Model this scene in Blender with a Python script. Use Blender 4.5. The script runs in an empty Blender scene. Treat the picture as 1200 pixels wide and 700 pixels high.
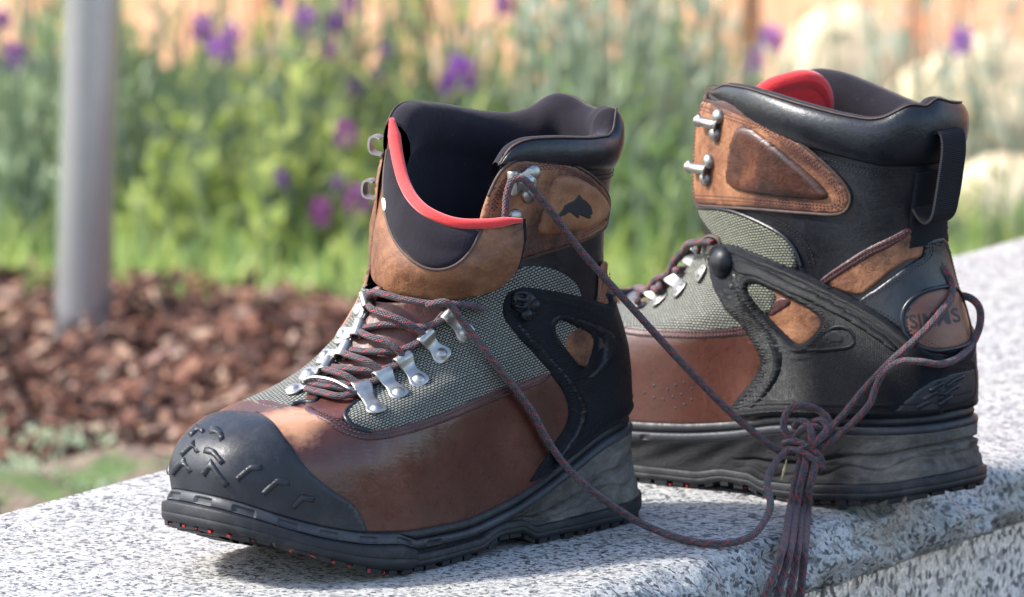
import bpy, bmesh, math, random
import numpy as np
from mathutils import Vector, Matrix
from mathutils.bvhtree import BVHTree
from mathutils.geometry import delaunay_2d_cdt

# ------------------------------------------------------------------ camera, sky, sun, exposure
scene = bpy.context.scene
FPX = 9000.0                       # focal length in photograph pixels (photograph is 1200 x 700)
PITCH = math.radians(9.6)
CAM = np.array([0.0506667, -3.7243935, 0.7661076])
RM = np.array([[1, 0, 0], [0, math.sin(PITCH), math.cos(PITCH)], [0, math.cos(PITCH), -math.sin(PITCH)]])
cd = bpy.data.cameras.new('camera'); cam = bpy.data.objects.new('camera', cd)
scene.collection.objects.link(cam); scene.camera = cam
cam.location = CAM; cam.rotation_euler = (math.pi / 2 - PITCH, 0, 0)
cd.sensor_width = 36.0; cd.lens = 36.0 * FPX / 1200.0
cd.clip_start = 0.05; cd.clip_end = 200.0
cd.dof.use_dof = True; cd.dof.focus_distance = 3.82; cd.dof.aperture_fstop = 12.0
cd.dof.aperture_blades = 7

SUN_ELEV = math.radians(43); SUN_AZ = math.radians(-91)    # azimuth measured from +Y (away from camera) towards +X
wd = bpy.data.worlds.new('World'); scene.world = wd; wd.use_nodes = True
wn = wd.node_tree.nodes; wl = wd.node_tree.links
sky = wn.new('ShaderNodeTexSky'); sky.sky_type = 'NISHITA'; sky.sun_disc = False
sky.sun_elevation = SUN_ELEV; sky.sun_rotation = SUN_AZ; sky.air_density = 1.0; sky.dust_density = 1.6; sky.ozone_density = 1.0
wl.new(sky.outputs[0], wn['Background'].inputs[0]); wn['Background'].inputs[1].default_value = 0.15
sd = bpy.data.lights.new('sun', 'SUN'); sun = bpy.data.objects.new('sun', sd); scene.collection.objects.link(sun)
sd.energy = 2.7; sd.angle = math.radians(5.0); sd.color = (1.0, 0.965, 0.91)
_d = Vector((math.sin(SUN_AZ) * math.cos(SUN_ELEV), math.cos(SUN_AZ) * math.cos(SUN_ELEV), math.sin(SUN_ELEV)))
sun.rotation_euler = _d.to_track_quat('Z', 'Y').to_euler(); sun.location = (0, 0, 4)
vs = scene.view_settings; vs.view_transform = 'Standard'; vs.look = 'None'; vs.exposure = 1.62; vs.gamma = 1.0
random.seed(7); rng = np.random.default_rng(7)

# ------------------------------------------------------------------ helpers
COL = scene.collection
def ray(px, py):
    v = np.array([(px - 600) / FPX, -(py - 350) / FPX, 1.0]); v = RM.T @ v
    return v / np.linalg.norm(v)
def project(P):
    v = (np.asarray(P) - CAM) @ RM.T
    return np.stack([600 + FPX * v[..., 0] / v[..., 2], 350 - FPX * v[..., 1] / v[..., 2]], -1)
def at_height(px, py, z=0.0):
    r = ray(px, py); return CAM + r * ((z - CAM[2]) / r[2])
def at_depth(px, py, y):
    r = ray(px, py); return CAM + r * ((y - CAM[1]) / r[1])

def link(o, parent=None):
    COL.objects.link(o)
    if parent is not None: o.parent = parent
    return o
def mesh_obj(name, verts, faces, mat, parent=None, uvs=None, smooth=True):
    me = bpy.data.meshes.new(name)
    me.from_pydata([tuple(map(float, v)) for v in verts], [], [tuple(map(int, f)) for f in faces])
    if uvs is not None:
        lay = me.uv_layers.new(name='UVMap')
        li = np.empty(len(me.loops), dtype=np.int32); me.loops.foreach_get('vertex_index', li)
        lay.data.foreach_set('uv', np.asarray(uvs, dtype=np.float32)[li].ravel())
    if smooth: me.polygons.foreach_set('use_smooth', np.ones(len(me.polygons), dtype=bool))
    if mat is not None: me.materials.append(mat)
    me.update()
    return link(bpy.data.objects.new(name, me), parent)
def empty(name, label=None, cat=None, group=None, loc=(0, 0, 0)):
    o = bpy.data.objects.new(name, None); o.empty_display_size = 0.02; o.location = loc; COL.objects.link(o)
    tag(o, label, cat, group); return o
def tag(o, label=None, cat=None, group=None, kind=None):
    if label: o['label'] = label
    if cat: o['category'] = cat
    if group: o['group'] = group
    if kind: o['kind'] = kind
    return o

def cr_interp(x, xp, fp):
    """monotone (pchip) interpolation, fp may have trailing dimensions"""
    x = np.asarray(x, float); xp = np.asarray(xp, float); fp = np.asarray(fp, float)
    if fp.ndim == 1: fp = fp[:, None]; sq = True
    else: sq = False
    h = np.diff(xp)[:, None]; d = np.diff(fp, axis=0) / h
    m = np.zeros_like(fp)
    w1 = 2 * h[1:] + h[:-1]; w2 = h[1:] + 2 * h[:-1]
    same = (d[1:] * d[:-1]) > 0
    den = np.where(same, w1 / np.where(d[:-1] == 0, 1, d[:-1]) + w2 / np.where(d[1:] == 0, 1, d[1:]), 1)
    m[1:-1] = np.where(same, (w1 + w2) / np.where(den == 0, 1, den), 0)
    m[0] = d[0]; m[-1] = d[-1]
    i = np.clip(np.searchsorted(xp, x, side='right') - 1, 0, len(xp) - 2)
    hh = (xp[i + 1] - xp[i]); t = np.clip((x - xp[i]) / hh, 0, 1)[..., None]; hh = hh[..., None]
    r = ((1 + 2 * t) * (1 - t) ** 2) * fp[i] + t * (1 - t) ** 2 * hh * m[i] + t * t * (3 - 2 * t) * fp[i + 1] + t * t * (t - 1) * hh * m[i + 1]
    return r[..., 0] if sq else r

def chaikin(P, n=2, closed=True):
    P = np.asarray(P, float)
    for _ in range(n):
        if closed: A = P; B = np.roll(P, -1, 0)
        else: A = P[:-1]; B = P[1:]
        Q = np.empty((2 * len(A), P.shape[1])); Q[0::2] = .75 * A + .25 * B; Q[1::2] = .25 * A + .75 * B
        if not closed: Q = np.vstack([P[:1], Q, P[-1:]])
        P = Q
    return P
def resample(P, step, closed=True):
    P = np.asarray(P, float)
    if closed: P = np.vstack([P, P[:1]])
    L = np.concatenate([[0], np.cumsum(np.linalg.norm(np.diff(P, axis=0), axis=1))])
    n = max(3, int(round(L[-1] / step)))
    q = np.linspace(0, L[-1], n + 1)
    R = np.stack([np.interp(q, L, P[:, k]) for k in range(P.shape[1])], 1)
    return R[:-1] if closed else R
def spline(P, step):
    """smooth open curve through points (catmull-rom), resampled"""
    P = np.asarray(P, float)
    E = np.vstack([2 * P[0] - P[1], P, 2 * P[-1] - P[-2]]); out = []
    for i in range(len(P) - 1):
        p0, p1, p2, p3 = E[i:i + 4]
        for t in np.linspace(0, 1, 14, endpoint=False):
            out.append(.5 * ((2 * p1) + (-p0 + p2) * t + (2 * p0 - 5 * p1 + 4 * p2 - p3) * t * t + (-p0 + 3 * p1 - 3 * p2 + p3) * t ** 3))
    out.append(P[-1])
    return resample(np.array(out), step, closed=False)

def tube(path, r, mat, name, parent=None, n=10, squash=1.0, cap=True, closed=False):
    """swept tube along a smooth path; UV u = around (0..1), v = length in cm"""
    P = np.asarray(path, float); m = len(P)
    rr = np.broadcast_to(np.asarray(r, float), (m,))
    T = np.gradient(P, axis=0)
    if closed: T = np.roll(P, -1, 0) - np.roll(P, 1, 0)
    T /= np.linalg.norm(T, axis=1)[:, None] + 1e-12
    ref = np.array([0, 0, 1.0]) if abs(T[0][2]) < .9 else np.array([1.0, 0, 0])
    N = np.cross(T[0], ref); N /= np.linalg.norm(N)
    V = []; UV = []; L = 0
    for i in range(m):
        N = N - T[i] * (N @ T[i]); N /= np.linalg.norm(N) + 1e-12; Bn = np.cross(T[i], N)
        if i: L += np.linalg.norm(P[i] - P[i - 1])
        for k in range(n + 1):
            th = 2 * math.pi * k / n
            V.append(P[i] + rr[i] * (math.cos(th) * N + squash * math.sin(th) * Bn)); UV.append((k / n, L * 100))
    F = []
    for i in range(m - 1):
        for k in range(n):
            q = i * (n + 1) + k; F.append((q, q + 1, q + n + 2, q + n + 1))
    if cap and not closed:
        for i, rev in ((0, False), (m - 1, True)):
            c = len(V); V.append(P[i] - (T[i] if i == 0 else -T[i]) * rr[i] * .4); UV.append((.5, 0 if i == 0 else L * 100))
            for k in range(n):
                q = i * (n + 1) + k; F.append((q, q + 1, c) if rev else (q + 1, q, c))
    return mesh_obj(name, V, F, mat, parent, UV)
# ------------------------------------------------------------------ materials (procedural)
class NT:
    def __init__(self, name):
        self.m = bpy.data.materials.new(name); self.m.use_nodes = True; self.t = self.m.node_tree
        self.b = self.t.nodes['Principled BSDF']
    def n(self, typ, **kw):
        nd = self.t.nodes.new('ShaderNode' + typ)
        for k, v in kw.items(): setattr(nd, k, v)
        return nd
    def l(self, a, b): self.t.links.new(a, b)
    def coord(self, kind='Object'): return self.n('TexCoord').outputs[kind]
    def mapping(self, vec, scale=(1, 1, 1), rot=(0, 0, 0), loc=(0, 0, 0)):
        m = self.n('Mapping'); m.inputs['Scale'].default_value = scale; m.inputs['Rotation'].default_value = rot; m.inputs['Location'].default_value = loc
        self.l(vec, m.inputs[0]); return m.outputs[0]
    def noise(self, vec, scale, detail=4, rough=.55, dist=0.0):
        x = self.n('TexNoise'); x.inputs['Scale'].default_value = scale; x.inputs['Detail'].default_value = detail
        x.inputs['Roughness'].default_value = rough; x.inputs['Distortion'].default_value = dist; self.l(vec, x.inputs['Vector']); return x.outputs['Fac']
    def voronoi(self, vec, scale, feature='F1', out='Distance', rand=1.0):
        x = self.n('TexVoronoi', feature=feature); x.inputs['Scale'].default_value = scale; x.inputs['Randomness'].default_value = rand
        self.l(vec, x.inputs['Vector']); return x.outputs[out]
    def ramp(self, fac, stops, interp='LINEAR'):
        r = self.n('ValToRGB'); r.color_ramp.interpolation = interp; e = r.color_ramp.elements
        while len(e) < len(stops): e.new(.5)
        for k, (p, c) in enumerate(stops):
            e[k].position = p; e[k].color = (c, c, c, 1) if isinstance(c, (int, float)) else (*c, 1)
        self.l(fac, r.inputs[0]); return r.outputs[0]
    def mix(self, fac, a, b, blend='MIX'):
        x = self.n('Mix', data_type='RGBA', blend_type=blend)
        for s, v in ((x.inputs[0], fac), (x.inputs[6], a), (x.inputs[7], b)):
            if hasattr(v, 'is_linked') or hasattr(v, 'links'): self.l(v, s)
            elif isinstance(v, (int, float)): s.default_value = v
            else: s.default_value = (*v, 1)
        return x.outputs[2]
    def math(self, op, a, b=None):
        x = self.n('Math', operation=op)
        for s, v in ((x.inputs[0], a), (x.inputs[1], b)):
            if v is None: continue
            if isinstance(v, (int, float)): s.default_value = v
            else: self.l(v, s)
        return x.outputs[0]
    def bump(self, h, strength=.3, dist=.001, prev=None):
        x = self.n('Bump'); x.inputs['Strength'].default_value = strength; x.inputs['Distance'].default_value = dist
        self.l(h, x.inputs['Height'])
        if prev is not None: self.l(prev, x.inputs['Normal'])
        return x.outputs[0]
    def done(self, color=None, rough=.5, normal=None, metallic=0.0, spec=.5, sheen=0.0, coat=0.0):
        b = self.b
        for key, v in (('Base Color', color), ('Roughness', rough), ('Metallic', metallic), ('Specular IOR Level', spec), ('Sheen Weight', sheen), ('Coat Weight', coat)):
            if v is None: continue
            if isinstance(v, tuple): b.inputs[key].default_value = (*v, 1)
            elif isinstance(v, (int, float)): b.inputs[key].default_value = v
            else: self.l(v, b.inputs[key])
        if normal is not None: self.l(normal, b.inputs['Normal'])
        return self.m

def leather(name, c_dark, c_mid, c_light, scale=26, rough=(.36, .58), lo=.36, hi=.68, grain=.25, spec=.45, spot=None):
    k = NT(name); o = k.coord()
    big = k.noise(o, scale, 6, .62, .6); fine = k.noise(o, scale * 9, 5, .7)
    f = k.math('ADD', k.math('MULTIPLY', big, .8), k.math('MULTIPLY', fine, .2))
    c = k.ramp(f, [(lo, c_dark), (.5 * (lo + hi), c_mid), (hi, c_light)])
    spk = k.ramp(k.noise(o, 900, 2, .5), [(.30, .55), (.42, 1.0)])
    c = k.mix(.45, c, spk, 'MULTIPLY')
    if spot:     # paler area around each given centre, edge broken by noise
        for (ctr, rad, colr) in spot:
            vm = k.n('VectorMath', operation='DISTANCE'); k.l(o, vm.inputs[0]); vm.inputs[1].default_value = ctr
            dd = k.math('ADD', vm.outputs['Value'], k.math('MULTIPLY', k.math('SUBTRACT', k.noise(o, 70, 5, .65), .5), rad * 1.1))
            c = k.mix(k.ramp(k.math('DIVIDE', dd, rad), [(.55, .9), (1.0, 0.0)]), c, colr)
    # pale scuffs
    sc = k.ramp(k.noise(k.mapping(o, (60, 300, 140), (.4, .9, .3)), 3.0, 5, .7), [(.69, 0.0), (.80, .10)])
    c = k.mix(sc, c, tuple(min(1, v * 1.5 + .02) for v in c_light))
    b = k.bump(k.voronoi(o, 1100), grain * .6, .0004); b = k.bump(fine, grain, .0011, b); b = k.bump(k.noise(o, 95, 4, .6, 1.2), grain * .8, .0022, b)
    return k.done(c, k.ramp(fine, [(.3, rough[0]), (.75, rough[1])]), b, spec=spec)
M = {}
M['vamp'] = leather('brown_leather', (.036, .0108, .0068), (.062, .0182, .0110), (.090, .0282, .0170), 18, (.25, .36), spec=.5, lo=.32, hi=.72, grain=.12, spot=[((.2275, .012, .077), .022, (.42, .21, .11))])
M['vamp_seam'] = leather('dark_seam_leather', (.035, .012, .012), (.06, .02, .019), (.095, .034, .03), 40)
M['tan'] = leather('tan_leather', (.055, .018, .009), (.19, .075, .032), (.34, .155, .07), 30, (.45, .7), .38, .64, .4)
M['tan_pad'] = leather('tan_pad_leather', (.17, .065, .027), (.28, .12, .05), (.36, .17, .08), 30, (.5, .75), .36, .66, .35)
M['brown_pad'] = leather('burnished_brown_leather', (.022, .009, .006), (.065, .02, .011), (.19, .068, .026), 30, (.3, .55), .38, .72)
M['tongue'] = leather('tongue_leather', (.035, .013, .007), (.15, .06, .026), (.28, .128, .06), 24, (.5, .75), .38, .66, .45)
M['tongue_low'] = leather('red_brown_tongue_leather', (.035, .010, .008), (.085, .026, .018), (.13, .042, .03), 30)
M['black'] = leather('black_leather', (.004, .005, .007), (.008, .009, .0125), (.014, .0155, .021), 40, (.28, .45), grain=.14)
M['collar'] = leather('black_collar_leather', (.004, .005, .007), (.007, .0085, .012), (.012, .014, .02), 40, (.32, .46), grain=.16)
M['heel_patch'] = leather('red_brown_patch_leather', (.09, .03, .016), (.16, .058, .03), (.24, .10, .055), 24, (.35, .5))
M['tan_edge'] = leather('raw_leather_edge', (.03, .018, .014), (.055, .032, .023), (.10, .06, .04), 60, (.6, .8))

def rubber(name, col, rough=.48, dust=.35, pat=None, var=.3, spec=.28):
    k = NT(name); o = k.coord()
    n = k.noise(o, 30, 6, .65); f = k.noise(o, 420, 4, .7)
    c = k.mix(k.ramp(n, [(.35, 0.0), (.7, 1.0)]), tuple(v * (1 - var) for v in col), tuple(v * (1 + var) for v in col))
    du = k.ramp(k.noise(o, 55, 8, .75, .4), [(.52, 0.0), (.75, dust)])
    c = k.mix(du, c, (.16, .15, .145))
    scr = k.ramp(k.noise(k.mapping(o, (40, 260, 330), (.5, .3, .8)), 2.0, 5, .7), [(.64, 0.0), (.70, .22)])
    c = k.mix(scr, c, (.15, .15, .155))
    b = k.bump(f, .18, .0008)
    b = k.bump(k.noise(o, 120, 3, .5), .15, .0015, b)
    if pat:      # moulded fine cross-hatch
        uv = k.mapping(k.coord('UV'), (1, 1, 1), (0, 0, math.radians(pat[1])))
        sp = k.n('SeparateXYZ'); k.l(uv, sp.inputs[0])
        hx = k.math('SINE', k.math('MULTIPLY', sp.outputs[0], pat[0])); hy = k.math('SINE', k.math('MULTIPLY', sp.outputs[1], pat[0]))
        b = k.bump(k.math('MAXIMUM', hx, hy), .45, .0009, b)
    return k.done(c, k.ramp(f, [(.3, rough - .06), (.7, rough + .14)]), b, spec=spec)
M['toe_rubber'] = rubber('toe_cap_rubber', (.0165, .0185, .0235), .36, .16)
M['clip'] = rubber('moulded_heel_clip', (.0045, .0055, .0085), .42, .04, (300, 45), spec=.2)
M['clip_plain'] = rubber('smooth_heel_clip', (.0045, .0055, .0085), .36, .05)
M['lug'] = rubber('moulded_lug_rubber', (.0165, .0185, .0235), .36, .15)
M['welt'] = rubber('welt_rubber', (.013, .0145, .018), .42, .15)
M['outsole'] = rubber('outsole_rubber', (.011, .012, .015), .5, .2)
M['rand'] = rubber('rand_rubber', (.032, .034, .041), .42, .25)

def foam(name='worn_midsole_foam', x0=.085, x1=.125, dk=.85):
    k = NT(name); o = k.coord()
    n = k.noise(k.mapping(o, (1, 1, 1.4)), 34, 9, .72, .8)
    c = k.ramp(n, [(.30, (.045, .043, .043)), (.45, (.085, .077, .07)), (.60, (.15, .135, .118)), (.78, (.26, .235, .205))])
    sc = k.noise(k.mapping(o, (70, 70, 150), (.0, .1, .0)), 1.6, 6, .7, 2.5)
    c = k.mix(k.ramp(sc, [(.60, 0.0), (.66, .6)]), c, (.028, .027, .028))
    gx = k.n('SeparateXYZ'); k.l(o, gx.inputs[0]); far = k.ramp(k.math('ADD', gx.outputs[0], k.math('MULTIPLY', k.noise(o, 40, 4, .6), .03)), [(x0, 0.0), (x1, dk)])
    c = k.mix(far, c, (.012, .0125, .0145))
    b = k.bump(sc, .55, .0022); b = k.bump(n, .5, .0018, b)
    return k.done(c, .72, b, spec=.12)
M['foam'] = foam(); M['foam_shaded'] = foam('shaded_worn_midsole_foam', .025, .075, .93)  # rear sole's copy: its shade is mixed into the colour; pale heel is wear

def weave(name, light, dark, w=.26, h=.15, rot=0.0):
    k = NT(name); uv = k.mapping(k.coord('UV'), (5, 5, 1), (0, 0, rot))
    dist = k.n('TexNoise'); dist.inputs['Scale'].default_value = 1.2; k.l(uv, dist.inputs['Vector'])
    v = k.n('VectorMath', operation='ADD'); k.l(uv, v.inputs[0])
    sc = k.n('VectorMath', operation='SCALE'); sc.inputs['Scale'].default_value = .10; k.l(dist.outputs['Color'], sc.inputs[0]); k.l(sc.outputs[0], v.inputs[1])
    br = k.n('TexBrick'); br.offset = .5; br.inputs['Scale'].default_value = 1.0; br.inputs['Mortar Size'].default_value = .036; br.inputs['Mortar Smooth'].default_value = .55
    br.inputs['Brick Width'].default_value = w; br.inputs['Row Height'].default_value = h
    br.inputs['Color1'].default_value = (*light, 1); br.inputs['Color2'].default_value = (*[q * .72 for q in light], 1); br.inputs['Mortar'].default_value = (*dark, 1)
    k.l(v.outputs[0], br.inputs['Vector'])
    fib = k.noise(k.mapping(uv, (60, 8, 1)), 1.0, 4, .7)
    c = k.mix(.55, br.outputs['Color'], k.ramp(fib, [(.3, .45), (.7, 1.25)]), 'MULTIPLY')
    b = k.bump(k.math('SUBTRACT', 1.0, br.outputs['Fac']), 1.0, .0016); b = k.bump(fib, .3, .0006, b)
    return k.done(c, .72, b, spec=.3, sheen=.15)
M['mesh'] = weave('woven_mesh_fabric', (.30, .30, .24), (.007, .008, .010), .235, .138)
M['mesh_dark'] = weave('woven_mesh_fabric_olive', (.26, .27, .18), (.007, .008, .010), .235, .138)

def lining():
    k = NT('padded_lining_fabric'); o = k.coord()
    n = k.noise(o, 700, 3, .6); g = k.noise(o, 26, 5, .6)
    c = k.mix(k.ramp(g, [(.35, 0.0), (.7, 1.0)]), (.009, .007, .0105), (.018, .014, .020))
    lint = k.ramp(k.noise(o, 330, 2, .4), [(.74, 0.0), (.80, .35)])
    c = k.mix(lint, c, (.14, .13, .13))
    b = k.bump(n, .35, .0006); b = k.bump(g, .35, .004, b)
    return k.done(c, .9, b, spec=.15, sheen=.08)
M['lining'] = lining()
def cloth(name, c1, c2, sc=900, sheen=.3):
    k = NT(name); o = k.coord(); n = k.noise(o, sc, 3, .6)
    return k.done(k.mix(n, c1, c2), .8, k.bump(n, .5, .0006), spec=.25, sheen=sheen)
M['red'] = cloth('red_piping_fabric', (.50, .020, .022), (.66, .050, .045))
M['red_lining'] = cloth('red_tongue_fabric', (.48, .010, .012), (.60, .02, .02), 500)
M['thread'] = cloth('dark_thread', (.012, .012, .014), (.03, .03, .033), 3000, 0)
M['thread_brown'] = cloth('brown_thread', (.085, .038, .038), (.15, .072, .07), 3000, 0)
def webbing():
    k = NT('ribbed_webbing'); uv = k.coord('UV'); sp = k.n('SeparateXYZ'); k.l(uv, sp.inputs[0])
    w = k.math('SINE', k.math('MULTIPLY', sp.outputs[1], 300.0)); n = k.noise(k.coord(), 1200, 3, .6)
    b = k.bump(w, .4, .0006); b = k.bump(n, .3, .0005, b)
    return k.done(k.mix(n, (.005, .0055, .007), (.014, .015, .019)), .7, b, spec=.18)
M['webbing'] = webbing()
def metal(name, col=(.52, .505, .48), rough=.34):
    k = NT(name); o = k.coord(); n = k.noise(o, 300, 5, .7); d = k.noise(o, 90, 4, .6)
    c = k.mix(k.ramp(d, [(.45, 0.0), (.75, .6)]), col, tuple(v * .5 for v in col))
    return k.done(c, k.ramp(n, [(.3, rough - .08), (.7, rough + .14)]), k.bump(n, .12, .0005), metallic=1.0)
M['metal'] = metal('brushed_nickel', (.40, .385, .36), .38); M['gunmetal'] = metal('dull_nickel', (.30, .29, .27), .45)
def lace():
    k = NT('braided_lace'); uv = k.coord('UV'); sp = k.n('SeparateXYZ'); k.l(uv, sp.inputs[0])
    u = k.math('MULTIPLY', sp.outputs[0], 8.0); v = k.math('MULTIPLY', sp.outputs[1], 5.2)
    p = k.math('ADD', u, v); q = k.math('SUBTRACT', u, v)
    cb = k.n('CombineXYZ'); k.l(k.math('FLOOR', p), cb.inputs[0]); k.l(k.math('FLOOR', q), cb.inputs[1])
    wn_ = k.n('TexWhiteNoise', noise_dimensions='2D'); k.l(cb.outputs[0], wn_.inputs['Vector'])
    par = k.math('PINGPONG', k.math('ADD', k.math('FLOOR', p), k.math('FLOOR', q)), 1.0)
    base = k.mix(wn_.outputs['Value'], (.026, .017, .021), (.095, .066, .076))
    # red marker yarn: a helix that surfaces in dashes
    hel = k.math('FRACT', k.math('ADD', k.math('MULTIPLY', sp.outputs[0], 2.0), k.math('MULTIPLY', sp.outputs[1], 1.15)))
    mask = k.math('MULTIPLY', k.math('LESS_THAN', hel, .19), k.math('LESS_THAN', wn_.outputs['Value'], .62))
    c = k.mix(mask, base, (.36, .022, .03))
    px_ = k.math('SINE', k.math('MULTIPLY', p, 2 * math.pi)); qx = k.math('SINE', k.math('MULTIPLY', q, 2 * math.pi))
    b = k.bump(k.math('MAXIMUM', px_, qx), .85, .0007)
    return k.done(c, .7, b, spec=.3, sheen=.2)
M['lace'] = lace()
def simple(name, col, rough=.5, **kw):
    k = NT(name); o = k.coord(); n = k.noise(o, 200, 4, .6)
    return k.done(k.mix(n, tuple(v * .8 for v in col), tuple(v * 1.2 for v in col)), rough, k.bump(n, .15, .0006), **kw)
M['aglet'] = simple('clear_plastic_sleeve', (.22, .18, .235), .5)
M['print_black'] = simple('black_print', (.008, .008, .009), .6)
M['print_dark'] = simple('stamped_print', (.018, .014, .012), .6)
M['print_white'] = simple('white_print', (.6, .6, .6), .6)
M['red_bit'] = simple('red_rubber', (.26, .014, .008), .6)
# ------------------------------------------------------------------ boot base surface (a loft of tilted rings) and surface panels
RING_S = [0, .08, .16, .24, .32, .40, .48, .56, .64, .72, .80, .90, 1.0]
RING_F = [(26.6, 4.6), (26.75, 5.5), (26.4, 6.5), (25.4, 7.5), (23.8, 8.0), (21.8, 8.0), (19.9, 8.3), (18.1, 9.2), (16.6, 10.7), (15.4, 12.7), (14.9, 15.1), (14.6, 17.8), (13.9, 20.3)]
RING_F_B = [(26.6, 4.6), (26.75, 5.5), (26.4, 6.5), (25.4, 7.5), (23.8, 8.0), (21.8, 8.1), (19.7, 8.5), (17.9, 9.4), (16.3, 10.9), (15.4, 12.8), (15.9, 15.5), (15.7, 18.5), (14.7, 21.0)]
RING_B = [(-.6, 5.3), (-.65, 6.3), (-.6, 7.4), (-.5, 8.6), (-.2, 9.8), (.25, 11), (.6, 12.2), (.8, 13.4), (.85, 14.6), (.8, 15.8), (.6, 17), (.4, 18.2), (.25, 19.2)]
W_S = [0, .16, .24, .32, .40, .48, .56, .64, .80, 1.0]
W_T = [0, .2, .4, .6, .8, 1.0]
W_V = [[4.9, 4.1, 4.0, 4.8, 5.5, 5.5], [4.9, 4.15, 4.0, 4.8, 5.4, 5.4], [4.8, 4.15, 4.0, 4.7, 5.1, 5.0], [4.7, 4.1, 3.95, 4.45, 4.7, 4.6],
       [4.6, 4.1, 3.95, 4.3, 4.4, 4.2], [4.5, 4.1, 3.95, 4.15, 4.1, 3.9], [4.4, 4.1, 3.95, 3.95, 3.8, 3.6], [4.3, 4.1, 4.0, 3.85, 3.6, 3.4],
       [4.25, 4.2, 4.2, 4.05, 3.75, 3.5], [4.35, 4.4, 4.45, 4.3, 4.0, 3.7]]
P_V = [.65, .66, .68, .71, .74, .77, .79, .8, .78, .75]
FEATHER = ([-.7, 2.4, 5.8, 8.7, 10.5, 14, 17.3, 20.7, 22.8, 24.5, 26.8], [5.4, 5.05, 3.95, 2.9, 2.4, 2.0, 2.05, 2.4, 2.9, 3.5, 4.6])
FEATHER_B = ([-.7, 1.2, 4, 7.7, 11, 14, 18, 21, 24, 26.8], [5.2, 5.0, 4.75, 4.4, 3.7, 3.3, 3.1, 3.2, 3.7, 4.6])
NS, NA = 161, 360
def interp2(s, t):
    rows = np.stack([cr_interp(t, W_T, w) for w in W_V], 0)          # (ks, na)
    return cr_interp(s, W_S, rows)                                    # (ns, na)

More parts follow.
